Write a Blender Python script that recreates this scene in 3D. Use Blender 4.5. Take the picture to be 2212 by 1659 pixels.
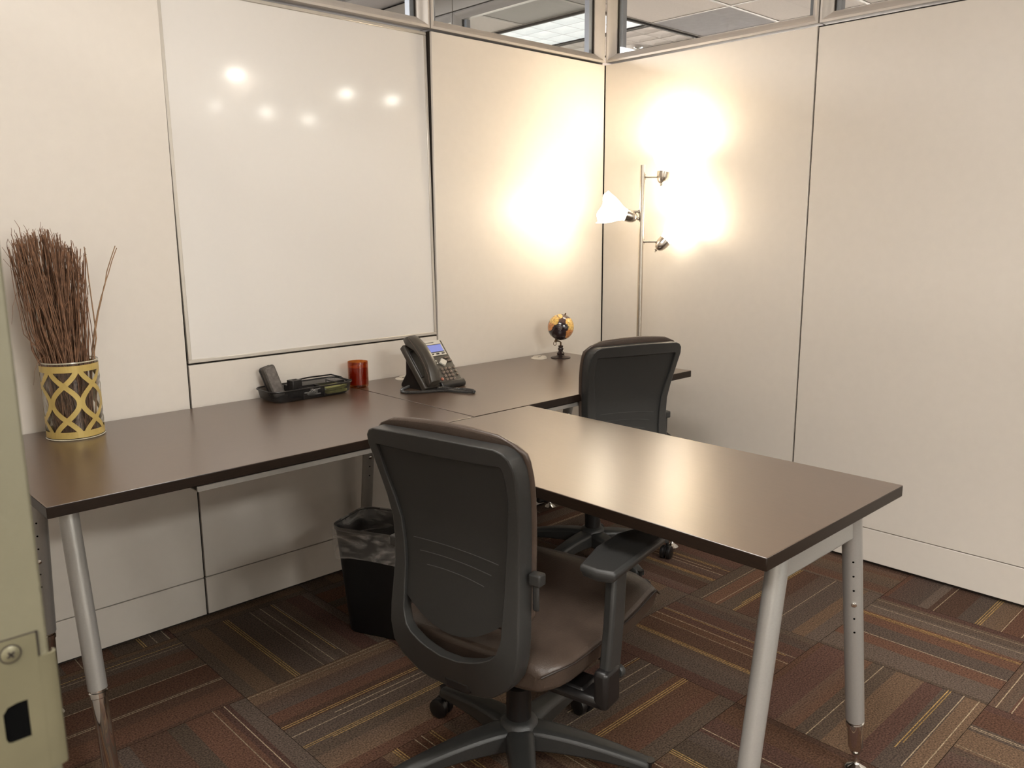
import bpy, bmesh, math, random
from math import pi, sin, cos, radians as R
from mathutils import Vector, Matrix, noise

for o in list(bpy.data.objects): bpy.data.objects.remove(o)
S = bpy.context.scene
COL = S.collection
rnd = random.Random(7)

# ------------------------------------------------------------ camera, world, light, exposure
FPX, CX, CY, CZ, YAW, PIT, ROL = 1784.98, -3.1135, -2.6305, 1.3135, 0.8103, -0.1888, -0.0061
cam = bpy.data.cameras.new('camera'); camo = bpy.data.objects.new('camera', cam); COL.objects.link(camo)
cam.sensor_width = 36; cam.lens = FPX / 2212 * 36; cam.clip_start = .02
fw = Vector((cos(YAW)*cos(PIT), sin(YAW)*cos(PIT), sin(PIT)))
rt = Vector((sin(YAW), -cos(YAW), 0)); up = rt.cross(fw)
rt2 = cos(ROL)*rt + sin(ROL)*up; up2 = -sin(ROL)*rt + cos(ROL)*up
m = Matrix((rt2, up2, -fw)).transposed().to_4x4(); m.translation = (CX, CY, CZ)
camo.matrix_world = m
cam.dof.use_dof = True; cam.dof.focus_distance = 2.6; cam.dof.aperture_fstop = 17
S.camera = camo

w = bpy.data.worlds.new('world'); S.world = w; w.use_nodes = True
w.node_tree.nodes['Background'].inputs[0].default_value = (.9, .85, .78, 1)
w.node_tree.nodes['Background'].inputs[1].default_value = .12
S.view_settings.view_transform = 'Standard'; S.view_settings.look = 'None'
S.view_settings.gamma = 1; S.view_settings.use_curve_mapping = False
S.view_settings.exposure = 0.16

def area(name, loc, sx, sy, power, col, rot=(0, 0, 0)):
    l = bpy.data.lights.new(name, 'AREA'); l.shape = 'RECTANGLE'; l.size = sx; l.size_y = sy
    l.energy = power; l.color = col
    o = bpy.data.objects.new(name, l); o.location = loc; o.rotation_euler = rot; COL.objects.link(o); return o
OVER = (1, .955, .90)
area('ceiling_light_glow', (-2.315, -1.46, 2.585), .52, 1.10, 27, OVER)
area('neighbour_fill_light', (3.59, 1.50, 2.585), .55, 1.14, 620, (1, .93, .87))  # fill lamp added out of view to brighten the neighbouring ceiling
area('back_room_fill_light', (-1.9, 1.9, 2.55), .6, 1.2, 200, (.95, .95, 1))  # unseen fill lamp added in the back room to brighten its ceiling
area('hall_fill_light', (-4.2, -2.9, 2.57), .6, 1.2, 115, OVER)  # unseen fill lamp added outside the doorway, lifts jamb and under-desk area
area('hall_fill_light', (-2.2, -5.2, 2.57), 1.2, .6, 195, OVER)  # unseen fill lamp added beyond the glazed front

# ------------------------------------------------------------ materials
def lin(c):
    return tuple(((v/255)/12.92 if v/255 <= .04045 else ((v/255+.055)/1.055)**2.4) for v in c)
MATS = {}
def mat(name, col, rough=.5, metal=0, spec=.5, noise_amt=0, noise_scale=50, bump=0, bump_scale=200, coat=0, ior=1.5,
        emis=None, estr=0, trans=0, attr=None, stretch=None, coat_rough=.1):
    if name in MATS: return MATS[name]
    M = bpy.data.materials.new(name); M.use_nodes = True; nt = M.node_tree; b = nt.nodes['Principled BSDF']
    c4 = (*col, 1)
    b.inputs['Base Color'].default_value = c4; b.inputs['Roughness'].default_value = rough
    b.inputs['Metallic'].default_value = metal; b.inputs['Specular IOR Level'].default_value = spec
    b.inputs['IOR'].default_value = ior
    b.inputs['Coat Weight'].default_value = coat; b.inputs['Coat Roughness'].default_value = coat_rough
    b.inputs['Transmission Weight'].default_value = trans
    if emis: b.inputs['Emission Color'].default_value = (*emis, 1); b.inputs['Emission Strength'].default_value = estr
    tc = nt.nodes.new('ShaderNodeTexCoord'); vec = tc.outputs['Object']
    if stretch:
        mp = nt.nodes.new('ShaderNodeMapping'); mp.inputs['Scale'].default_value = stretch
        nt.links.new(vec, mp.inputs[0]); vec = mp.outputs[0]
    src = None
    if attr:
        a = nt.nodes.new('ShaderNodeAttribute'); a.attribute_name = attr; src = a.outputs['Color']
        nt.links.new(src, b.inputs['Base Color'])
    if noise_amt:
        n = nt.nodes.new('ShaderNodeTexNoise'); n.inputs['Scale'].default_value = noise_scale; n.inputs['Detail'].default_value = 6
        nt.links.new(vec, n.inputs['Vector'])
        mr = nt.nodes.new('ShaderNodeMapRange'); mr.inputs['From Min'].default_value = .3; mr.inputs['From Max'].default_value = .7
        mr.inputs['To Min'].default_value = 1-noise_amt; mr.inputs['To Max'].default_value = 1+noise_amt
        nt.links.new(n.outputs['Fac'], mr.inputs['Value'])
        mx = nt.nodes.new('ShaderNodeVectorMath'); mx.operation = 'SCALE'
        if src: nt.links.new(src, mx.inputs[0])
        else: mx.inputs[0].default_value = col
        nt.links.new(mr.outputs[0], mx.inputs['Scale']); nt.links.new(mx.outputs[0], b.inputs['Base Color'])
    if bump:
        n = nt.nodes.new('ShaderNodeTexNoise'); n.inputs['Scale'].default_value = bump_scale; n.inputs['Detail'].default_value = 3
        nt.links.new(vec, n.inputs['Vector'])
        bp = nt.nodes.new('ShaderNodeBump'); bp.inputs['Strength'].default_value = bump; bp.inputs['Distance'].default_value = .002
        nt.links.new(n.outputs['Fac'], bp.inputs['Height']); nt.links.new(bp.outputs[0], b.inputs['Normal'])
    MATS[name] = M; return M

def thin_glass(name, tint=(1, 1, 1), ior=1.45, refl=1.0):
    M = bpy.data.materials.new(name); M.use_nodes = True; nt = M.node_tree; nt.nodes.remove(nt.nodes['Principled BSDF'])
    out = nt.nodes['Material Output']; mx = nt.nodes.new('ShaderNodeMixShader'); f = nt.nodes.new('ShaderNodeFresnel')
    geo = nt.nodes.new('ShaderNodeNewGeometry'); mr = nt.nodes.new('ShaderNodeMapRange')
    mr.inputs['To Min'].default_value = ior; mr.inputs['To Max'].default_value = 1/ior
    nt.links.new(geo.outputs['Backfacing'], mr.inputs['Value']); nt.links.new(mr.outputs[0], f.inputs[0]); t = nt.nodes.new('ShaderNodeBsdfTransparent'); t.inputs[0].default_value = (*tint, 1)
    g = nt.nodes.new('ShaderNodeBsdfGlossy'); g.inputs['Roughness'].default_value = .02; g.inputs[0].default_value = (refl, refl, refl, 1)
    nt.links.new(f.outputs[0], mx.inputs[0]); nt.links.new(t.outputs[0], mx.inputs[1]); nt.links.new(g.outputs[0], mx.inputs[2])
    nt.links.new(mx.outputs[0], out.inputs[0]); MATS[name] = M; return M

PANEL = mat('panel_laminate', (.65, .60, .54), rough=.42, noise_amt=.012, noise_scale=30, bump=.05, bump_scale=900)
GAP = mat('shadow_gap', (.016, .010, .006), rough=.7, noise_amt=.1)
BOARD = mat('whiteboard_enamel', (.69, .66, .625), rough=.085, spec=.55, noise_amt=.005)
ALU = mat('board_trim_aluminium', (.6, .56, .5), rough=.35, metal=.5, noise_amt=.02)
FRAME = mat('window_frame_paint', (.50, .46, .42), rough=.35, metal=.15, noise_amt=.02)
JAMB = mat('door_frame_paint', (.125, .114, .074), rough=.4, noise_amt=.05, noise_scale=8, bump=.08, bump_scale=300)
STRIKE = mat('strike_plate_metal', (.125, .112, .068), rough=.34, metal=.2, noise_amt=.08, noise_scale=25)
DARK = mat('dark_void', (.003, .003, .003), rough=.95, spec=0)
WOOD = mat('espresso_laminate', (.070, .040, .024), rough=.31, spec=1.0, noise_amt=.16, noise_scale=14, stretch=(1.5, 26, 26), ior=1.75, coat=.35, coat_rough=.28)
WOODY = mat('espresso_laminate_crosswise', (.070, .040, .024), rough=.31, spec=1.0, noise_amt=.16, noise_scale=14, stretch=(26, 1.5, 26), ior=1.75, coat=.35, coat_rough=.28)
EDGE = mat('espresso_edge_band', (.014, .008, .005), rough=.38, spec=.25, noise_amt=.35, noise_scale=18, stretch=(3, 3, 60))
SILVER = mat('silver_leg_paint', (.37, .36, .34), rough=.33, metal=.45, noise_amt=.03, noise_scale=300)
CHROME = mat('chrome', (.75, .74, .72), rough=.07, metal=1, noise_amt=.01)
NICKEL = mat('brushed_nickel', (.55, .50, .44), rough=.25, metal=1, noise_amt=.06, noise_scale=80, stretch=(1, 1, .05))
PLAST = mat('charcoal_plastic', (.028, .028, .027), rough=.34, noise_amt=.06, noise_scale=200, bump=.25, bump_scale=900)
PLASTP = mat('charcoal_panel_plastic', (.020, .020, .019), rough=.5, noise_amt=.06, noise_scale=200, bump=.25, bump_scale=900)
BLK = mat('black_plastic', (.010, .009, .009), rough=.35, noise_amt=.1)
LEATH = mat('brown_leather', (.060, .042, .032), rough=.36, noise_amt=.1, noise_scale=25, bump=.3, bump_scale=260)
SEAM = mat('leather_seam', (.02, .013, .01), rough=.5, noise_amt=.1)
CARPET = mat('carpet_pile', (.1, .07, .05), rough=1, spec=.1, noise_amt=.6, noise_scale=210, bump=1.0, bump_scale=420, attr='Col')
TILE = mat('ceiling_tile', (.62, .57, .54), rough=.9, noise_amt=.05, noise_scale=90, bump=.15, bump_scale=300)
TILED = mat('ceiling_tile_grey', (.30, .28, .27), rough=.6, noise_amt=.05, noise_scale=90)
TILEB = mat('ceiling_tile_reflected_blue_grey', (.33, .32, .335), rough=.9, spec=.1, noise_amt=.06, noise_scale=20)  # reflection in the clerestory glass put into the tile colour
GRID = mat('ceiling_grid', (.36, .33, .31), rough=.5, noise_amt=.03)
LENS = mat('lit_lens', (.3, .3, .3), emis=(1, .97, .94), estr=.86, noise_amt=.01)
LENSGREY = mat('grey_lens', (.66, .62, .60), rough=.8, spec=.2, noise_amt=.02)
SPOTE = mat('downlight_glow', (1, .9, .8), emis=(1, .93, .82), estr=210, noise_amt=.01)
SHADE = mat('frosted_glass_shade', (.9, .85, .75), rough=.4, emis=(1, .88, .69), estr=8.5, noise_amt=.01)
GOLD = mat('gold_paint', (.50, .37, .12), rough=.42, metal=.25, noise_amt=.08, noise_scale=30)
TWIG = mat('dried_twig', (.165, .080, .040), rough=.7, noise_amt=.45, noise_scale=60)
TWIGL = mat('pale_dried_twig', (.26, .15, .075), rough=.7, noise_amt=.3, noise_scale=60)

WAX = mat('orange_wax', (.42, .15, .045), rough=.4, noise_amt=.04)
MESHB = mat('black_wire', (.008, .007, .007), rough=.35, noise_amt=.1)
PHONE = mat('phone_plastic', (.040, .034, .027), rough=.34, noise_amt=.05)
PHONED = mat('phone_dark_plastic', (.012, .011, .010), rough=.3, noise_amt=.05)
PHGREY = mat('phone_light_trim', (.52, .49, .43), rough=.35, noise_amt=.02)
KEY = mat('phone_key', (.12, .085, .065), rough=.3, noise_amt=.05)
KEYR = mat('phone_red_key', (.30, .09, .06), rough=.3, noise_amt=.05)
LCD = mat('phone_screen', (.16, .19, .42), rough=.2, emis=(.22, .26, .75), estr=.35, noise_amt=.03)
GROM = mat('grommet_plastic', (.60, .55, .47), rough=.4, noise_amt=.02)
NOTE = mat('yellow_paper', (.62, .60, .22), rough=.7, noise_amt=.05)
PAPER = mat('white_paper', (.62, .60, .56), rough=.7, noise_amt=.1)
FELT = mat('grey_felt', (.075, .065, .055), rough=.8, noise_amt=.3, noise_scale=120, bump=.5)
BIN = mat('black_bin_plastic', (.006, .006, .007), rough=.45, noise_amt=.1)
GLOBEM = mat('globe_print', (.1, .1, .1), rough=.16, coat=.6, attr='Col', noise_amt=.2, noise_scale=120)
BRONZE = mat('aged_bronze', (.12, .075, .04), rough=.35, metal=.7, noise_amt=.2)
GWOOD = mat('dark_turned_wood', (.022, .012, .010), rough=.25, noise_amt=.2)
GLASS = thin_glass('window_glass', (.93, .95, .95), 1.4)
VGLASS = thin_glass('vase_glass', (.96, .96, .94), 1.5)
AMBER = thin_glass('amber_glass', (.74, .42, .20), 1.5)
def liner_mat():
    M = bpy.data.materials.new('clear_bin_liner'); M.use_nodes = True; nt = M.node_tree
    b = nt.nodes['Principled BSDF']; b.inputs['Base Color'].default_value = (.75, .72, .68, 1); b.inputs['Roughness'].default_value = .22
    tc = nt.nodes.new('ShaderNodeTexCoord'); mp = nt.nodes.new('ShaderNodeMapping'); mp.inputs['Scale'].default_value = (5, 5, 16)
    n = nt.nodes.new('ShaderNodeTexNoise'); n.inputs['Scale'].default_value = 1.6; n.inputs['Distortion'].default_value = 1.2
    nt.links.new(tc.outputs['Object'], mp.inputs[0]); nt.links.new(mp.outputs[0], n.inputs[0])
    mr = nt.nodes.new('ShaderNodeMapRange'); mr.inputs['From Min'].default_value = .4; mr.inputs['From Max'].default_value = .7
    mr.inputs['To Min'].default_value = .10; mr.inputs['To Max'].default_value = .5
    nt.links.new(n.outputs['Fac'], mr.inputs['Value']); nt.links.new(mr.outputs[0], b.inputs['Alpha'])
    bp = nt.nodes.new('ShaderNodeBump'); bp.inputs['Strength'].default_value = .7; bp.inputs['Distance'].default_value = .004
    nt.links.new(n.outputs['Fac'], bp.inputs['Height']); nt.links.new(bp.outputs[0], b.inputs['Normal']); return M
LINER = liner_mat()
def net_mat():
    M = bpy.data.materials.new('fine_wire_net'); M.use_nodes = True; nt = M.node_tree
    b = nt.nodes['Principled BSDF']; b.inputs['Base Color'].default_value = (.01, .009, .009, 1); b.inputs['Roughness'].default_value = .4
    tc = nt.nodes.new('ShaderNodeTexCoord'); ck = nt.nodes.new('ShaderNodeTexChecker'); ck.inputs['Scale'].default_value = 700
    ck.inputs[1].default_value = (1, 1, 1, 1); ck.inputs[2].default_value = (.32, .32, .32, 1)
    nt.links.new(tc.outputs['Object'], ck.inputs[0]); nt.links.new(ck.outputs['Color'], b.inputs['Alpha']); return M
NET = net_mat()

# ------------------------------------------------------------ helpers
def obj(name, bm, M, parent=None, smooth=False, bevel=0, seg=2, subsurf=0, loc=None, rot=None, ang=35):
    me = bpy.data.meshes.new(name)
    if isinstance(bm, bmesh.types.BMesh):
        bmesh.ops.recalc_face_normals(bm, faces=bm.faces); bm.to_mesh(me); bm.free()
    else: me.from_pydata(*bm); me.validate(); me.update()
    o = bpy.data.objects.new(name, me); COL.objects.link(o)
    for x in (M if isinstance(M, (list, tuple)) else [M]): me.materials.append(x)
    if parent: o.parent = parent
    if loc is not None: o.location = loc
    if rot is not None: o.rotation_euler = rot
    if bevel:
        b = o.modifiers.new('bevel', 'BEVEL'); b.width = bevel; b.segments = seg; b.limit_method = 'ANGLE'; b.angle_limit = R(ang)
    if subsurf:
        s = o.modifiers.new('sub', 'SUBSURF'); s.levels = subsurf; s.render_levels = subsurf
    if smooth or bevel:
        for p in me.polygons: p.use_smooth = True
        if not subsurf:
            try: me.set_sharp_from_angle(angle=R(40))
            except Exception: pass
    return o
def empty(name, loc=(0, 0, 0), rz=0):
    o = bpy.data.objects.new(name, None); o.location = loc; o.rotation_euler = (0, 0, rz); COL.objects.link(o)
    o.empty_display_size = .05; return o
def tag(o, label, cat, group=None, kind=None):
    o['label'] = label; o['category'] = cat
    if group: o['group'] = group
    if kind: o['kind'] = kind
    return o
def struct(o): o['kind'] = 'structure'; return o
def NB(): return bmesh.new()
def box(bm, x0, x1, y0, y1, z0, z1, M=None, mi=0):
    vs = [bm.verts.new(Vector(p) if M is None else M @ Vector(p)) for p in
          [(x0, y0, z0), (x1, y0, z0), (x1, y1, z0), (x0, y1, z0), (x0, y0, z1), (x1, y0, z1), (x1, y1, z1), (x0, y1, z1)]]
    for f in [(3, 2, 1, 0), (4, 5, 6, 7), (0, 1, 5, 4), (1, 2, 6, 5), (2, 3, 7, 6), (3, 0, 4, 7)]:
        ff = bm.faces.new([vs[i] for i in f]); ff.material_index = mi
    return vs
def lathe(bm, prof, n=24, M=None, cap=True, mi=0):
    rings = []
    for r, z in prof:
        ring = []
        for i in range(n):
            p = Vector((r*cos(2*pi*i/n), r*sin(2*pi*i/n), z)); ring.append(bm.verts.new(M @ p if M else p))
        rings.append(ring)
    for a, b in zip(rings, rings[1:]):
        for i in range(n):
            f = bm.faces.new([a[i], a[(i+1) % n], b[(i+1) % n], b[i]]); f.material_index = mi
    if cap:
        for r in (rings[0], rings[-1]):
            try: f = bm.faces.new(r); f.material_index = mi
            except Exception: pass
    return rings
def frame_to(a, b):
    a, b = Vector(a), Vector(b); d = (b-a); q = Vector((0, 0, 1)).rotation_difference(d.normalized())
    m = q.to_matrix().to_4x4(); m.translation = a; return m, d.length
def rod(bm, a, b, r0, r1=None, n=16, mi=0):
    m, L = frame_to(a, b); r1 = r0 if r1 is None else r1
    return lathe(bm, [(r0, 0), (r1, L)], n, m, mi=mi)
def tube(bm, pts, rad, n=8, cap=True, flat=1.0):
    pts = [Vector(p) for p in pts]; rings = []; prev = None
    for i, p in enumerate(pts):
        t = (pts[min(i+1, len(pts)-1)] - pts[max(i-1, 0)]).normalized()
        if prev is None:
            u = t.orthogonal().normalized()
        else:
            u = (prev - t*prev.dot(t)); u = u.normalized() if u.length > 1e-6 else t.orthogonal().normalized()
        prev = u; v = t.cross(u); r = rad[i] if hasattr(rad, '__len__') else rad
        rings.append([bm.verts.new(p + r*(cos(2*pi*k/n)*u + flat*sin(2*pi*k/n)*v)) for k in range(n)])
    for a, b in zip(rings, rings[1:]):
        for k in range(n): bm.faces.new([a[k], a[(k+1) % n], b[(k+1) % n], b[k]])
    if cap:
        for r in (rings[0], rings[-1]):
            try: bm.faces.new(r)
            except Exception: pass
def prism(bm, poly, y0, y1, axis='y', M=None):
    def P(a, b, c):
        p = Vector({'y': (a, c, b), 'x': (c, a, b), 'z': (a, b, c)}[axis]); return M @ p if M else p
    A = [bm.verts.new(P(a, b, y0)) for a, b in poly]; B = [bm.verts.new(P(a, b, y1)) for a, b in poly]
    bm.faces.new(A); bm.faces.new(B[::-1]); n = len(poly)
    for i in range(n): bm.faces.new([A[i], A[(i+1) % n], B[(i+1) % n], B[i]])
def lerp(a, b, t): return a+(b-a)*t
def interp(x, tab):
    if x <= tab[0][0]: return tab[0][1:]
    for p, q in zip(tab, tab[1:]):
        if x <= q[0]:
            t = (x-p[0])/(q[0]-p[0]); return tuple(lerp(a, b, t) for a, b in zip(p[1:], q[1:]))
    return tab[-1][1:]
def rrect(hx, hy, r, n=5):
    out = []
    for cx, cy, a0 in ((hx-r, hy-r, 0), (-hx+r, hy-r, 90), (-hx+r, -hy+r, 180), (hx-r, -hy+r, 270)):
        for i in range(n+1):
            a = R(a0+90*i/n); out.append((cx+r*cos(a), cy+r*sin(a)))
    return out
def copy_tree(o, parent=None):
    c = o.copy(); COL.objects.link(c); c.parent = parent
    for ch in o.children: copy_tree(ch, c)
    return c

CEIL = 2.61; HT = 2.051; MOD = 1.0278; WT = 2.47
# ------------------------------------------------------------ floor: carpet tiles
fl = NB(); box(fl, -5.2, 4.6, -6.3, 4.4, -.06, -.004); floor = struct(obj('floor', fl, GAP))
TX, TY, X0, Y0 = .4885, .4916, -2.19, -.06
_pm = lin((92, 71, 58))
PAL = [tuple(.96*(.72*v+.28*q) for v, q in zip(lin(c), _pm)) for c in ((96, 86, 78), (98, 72, 57), (84, 61, 55), (86, 76, 66), (80, 60, 50), (110, 90, 72), (82, 74, 68), (96, 68, 55))]
CREAM, GLD = lin((172, 154, 128)), lin((178, 146, 92))
PAT = [[(.02, 0), (.055, 0), (.42, 1), (.437, 1), (.49, 0), (.535, 0), (.65, 1), (.665, 1), (.68, 1)],
       [(.325, 1), (.34, 1), (.355, 1), (.52, 0), (.60, 0), (.685, 1), (.70, 0)],
       [(.80, 0), (.87, 0)],
       [(.29, 0), (.305, 0), (.52, 0), (.86, 0), (.90, 1)],
       [(.04, 0), (.12, 0), (.19, 1), (.205, 1), (.58, 0)],
       [(.35, 0), (.62, 1), (.635, 1), (.65, 1), (.78, 0), (.90, 0)]]
SPEC = {(0, -2): (0, 1), (0, -1): (1, 0), (-1, -2): (2, 0), (-1, -1): (3, 0), (3, -4): (5, 0), (2, -4): (4, 0), (3, -3): (5, 0)}
def carpet_tile(i, j):
    x0, x1 = X0+i*TX, X0+(i+1)*TX; y0, y1 = Y0+j*TY, Y0+(j+1)*TY
    along_y = (i+j) % 2 != 0
    # clip at the partition bases
    
    r = random.Random(i*131+j*17+5)
    pi_, flip = SPEC.get((i, j), (r.randrange(6), r.random() < .5))
    lines = sorted((1-t if flip else t, k) for t, k in PAT[pi_])
    edges = sorted({0, 1} | {round(min(.97, max(.03, (q+r.uniform(.15, .9))/7)), 3) for q in range(7)})
    bm = NB(); lay = bm.loops.layers.float_color.new('Col'); g = .0007
    U, V = (y1-y0, x1-x0) if along_y else (x1-x0, y1-y0)
    def P(u, t, z):
        u = g+(U-2*g)*u; t = g+(V-2*g)*t
        return (x0+t, y0+u, z) if along_y else (x0+u, y0+t, z)
    def quad(u0, u1, t0, t1, z, c0, c1, sides=False):
        vs = [bm.verts.new(P(*q)) for q in ((u0, t0, z), (u1, t0, z), (u1, t1, z), (u0, t1, z))]
        f = bm.faces.new(vs)
        for l, c in zip(f.loops, (c0, c0, c1, c1)): l[lay] = (*c, 1)
    last = None
    for a, b in zip(edges, edges[1:]):
        c = PAL[r.randrange(len(PAL))]
        if c == last: c = PAL[r.randrange(len(PAL))]
        last = c; k = r.uniform(.85, 1.15); c0 = tuple(v*k for v in c)
        c2 = PAL[r.randrange(len(PAL))]; k2 = r.choice((0, 0, .5)); c1 = tuple(lerp(p, q, k2) for p, q in zip(c0, c2))
        quad(0, 1, a, b, 0, c0, c1)
    for t, k in lines:
        wd = .0029; c = GLD if k else CREAM; kk = r.uniform(.6, 1.0); c = tuple(v*kk for v in c)
        u0 = 0 if r.random() < .75 else r.uniform(0, .3)
        quad(u0, 1, max(0, t-wd), min(1, t+wd), .0009, c, c)
    # skirt
    for (xa, ya, xb, yb) in ((x0+g, y0+g, x1-g, y0+g), (x1-g, y0+g, x1-g, y1-g), (x1-g, y1-g, x0+g, y1-g), (x0+g, y1-g, x0+g, y0+g)):
        f = bm.faces.new([bm.verts.new(p) for p in ((xa, ya, -.004), (xb, yb, -.004), (xb, yb, 0), (xa, ya, 0))])
        for l in f.loops: l[lay] = (.02, .014, .01, 1)
    me = bpy.data.meshes.new('carpet_tile'); bm.to_mesh(me); bm.free(); me.materials.append(CARPET)
    o = bpy.data.objects.new('carpet_tile', me); COL.objects.link(o); o.parent = floor
for i in range(-3, 5):
    for j in range(-7, 1): carpet_tile(i, j)

# ------------------------------------------------------------ walls
# wall frame: u runs along the wall, d is depth behind the finished face (>0 away from the room), z up
def wall_map(kind):
    if kind == 'y': return lambda u, d, z: Vector((u, d, z))          # wall_back, face y=0, room at y<0
    if kind == 'x': return lambda u, d, z: Vector((d, u, z))          # wall_right, face x=0, room at x<0
    if kind == 'x-': return lambda u, d, z: Vector((-3.013-d, u, z))
    if kind == 'y-': return lambda u, d, z: Vector((u, -3.80-d, z))
def wbox(bm, mp, u0, u1, d0, d1, z0, z1):
    a = mp(u0, d0, z0); b = mp(u1, d1, z1)
    box(bm, min(a.x, b.x), max(a.x, b.x), min(a.y, b.y), max(a.y, b.y), min(a.z, b.z), max(a.z, b.z))
G = .0034; ZG, ZP, ZB = .1465, .014, .882
def wall(name, kind, joints, core0, core1, board=None, both=True, top=True):
    mp = wall_map(kind); core = NB()
    if board is None: wbox(core, mp, core0, core1, .012, .078, .004, HT-.004)
    else:
        wbox(core, mp, core0, board, .012, .078, .004, HT-.004); wbox(core, mp, board+MOD, core1, .012, .078, .004, HT-.004)
        wbox(core, mp, board, board+MOD, .012, .078, .004, ZB-.003); wbox(core, mp, board, board+MOD, .040, .078, ZB-.003, HT-.004)
    if top: wbox(core, mp, core0, core1, .012, .078, WT+.012, CEIL)
    W = struct(obj(name, core, GAP))
    for a, b in zip(joints, joints[1:]):
        segs = [('base_panel', ZP, ZG-G/2), ('wall_panel', ZG+G/2, HT-(.011 if name == 'wall_right' and b < -1 else .006))]
        if board is not None and abs(a-board) < 1e-3: segs[1] = ('wall_panel', ZG+G/2, ZB-.006)
        if top: segs.append(('transom_panel', WT+.006, CEIL-.012))
        for nm, z0, z1 in segs:
            for (d0, d1) in (((0, .012), (.078, .09)) if both else ((0, .012),)):
                bm = NB(); wbox(bm, mp, a+G, b-G, d0, d1, z0, z1); obj(nm, bm, PANEL, W, bevel=.0012, seg=1)
    return W
WN = [0]
def clerestory(kind, a, b, z0=HT+.005, z1=WT):
    WN[0] += 1; mp = wall_map(kind); fr = NB(); F = .038
    # frame: outer square ring with a cove towards the glass, both sides of the pane
    def ring(ins, d): return [mp(a+.003+ins, d, z0+ins), mp(b-.003-ins, d, z0+ins), mp(b-.003-ins, d, z1-ins), mp(a+.003+ins, d, z1-ins)]
    prof = [(0, .09), (0, .0), (.008, -.002), (.016, .004), (.026, .018), (F-.004, .027), (F, .030), (F, .060), (F-.004, .063), (.026, .072), (.008, .092)]
    rings = [[fr.verts.new(p) for p in ring(i, d)] for i, d in prof]
    for r0, r1 in zip(rings, rings[1:]):
        for k in range(4): fr.faces.new([r0[k], r0[(k+1) % 4], r1[(k+1) % 4], r1[k]])
    W = struct(obj('window_%d' % WN[0], fr, FRAME, smooth=True))
    g = NB(); wbox(g, mp, a+.003+F-.004, b-.003-F+.004, .043, .047, z0+F-.004, z1-F+.004); obj('glass', g, GLASS, W)
    s = NB()
    for (u0, u1, q0, q1) in ((a+F+.001, a+F+.006, z0+F, z1-F), (b-F-.006, b-F-.001, z0+F, z1-F)):
        wbox(s, mp, u0, u1, .036, .043, q0, q1)
    obj('glazing_seal', s, GAP, W)
    st = NB()
    for u in (a+F+.006, b-F-.006):
        wbox(st, mp, min(u, u+(.018 if u < (a+b)/2 else -.018)), max(u, u+(.018 if u < (a+b)/2 else -.018)), .047, .075, z0+F, z1-F)
    obj('glazing_bead', st, mat('glazing_bead_paint', (.40, .40, .43), rough=.5, metal=0, noise_amt=.02), W)
    return W
wall_back = wall('wall_back', 'y', [-3.083, -2*MOD, -MOD, 0], -3.083, 0.078, board=-2*MOD)
for k in range(3): clerestory('y', -(k+1)*MOD if k < 2 else -3.083, -k*MOD)
yr = [-3.80, -3.05, -2.03, -1.04, 0]
wall_right = wall('wall_right', 'x', yr, -3.80, 0.0)
for a, b in zip(yr, yr[1:]):
    if b-a > .3: clerestory('x', a, b)
yn = [.09, 1.10, 2.13, 3.16, 4.2]
wall('wall_neighbour', 'x', yn, .09, 4.2)
for a, b in zip(yn, yn[1:]): clerestory('x', a, b)
wall('wall_left', 'x-', [-2.145, -1.10, 0], -2.145, 0, both=True)
for a, b in ((-2.145, -1.10), (-1.10, 0)): clerestory('x-', a, b)
_b = NB(); box(_b, -3.013, 0, -3.89, -3.80, .002, .10); struct(obj('wall_front', _b, FRAME))
wall('wall_entry', 'x-', [-3.80, -3.16], -3.80, -3.16)
for a, b in ((-3.013, -2.0), (-2.0, -1.0), (-1.0, 0)): clerestory('y-', a, b, z0=.102, z1=CEIL-.005)  # unseen front, glazed full height to let low hall light in
# outer shell of the surrounding office
sh = NB()
PL2 = mat('office_paint', (.75, .72, .68), rough=.8, noise_amt=.03)
for nm, b in (('wall_far_north', (-5.2, 4.6, 4.3, 4.4)), ('wall_far_south', (-5.2, 4.6, -6.3, -6.2)), ('wall_far_west', (-5.2, -5.1, -6.2, 4.3)), ('wall_far_east', (4.5, 4.6, -6.2, 4.3))):
    bm = NB(); box(bm, *b, 0, CEIL+.1); struct(obj(nm, bm, PL2))

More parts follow.
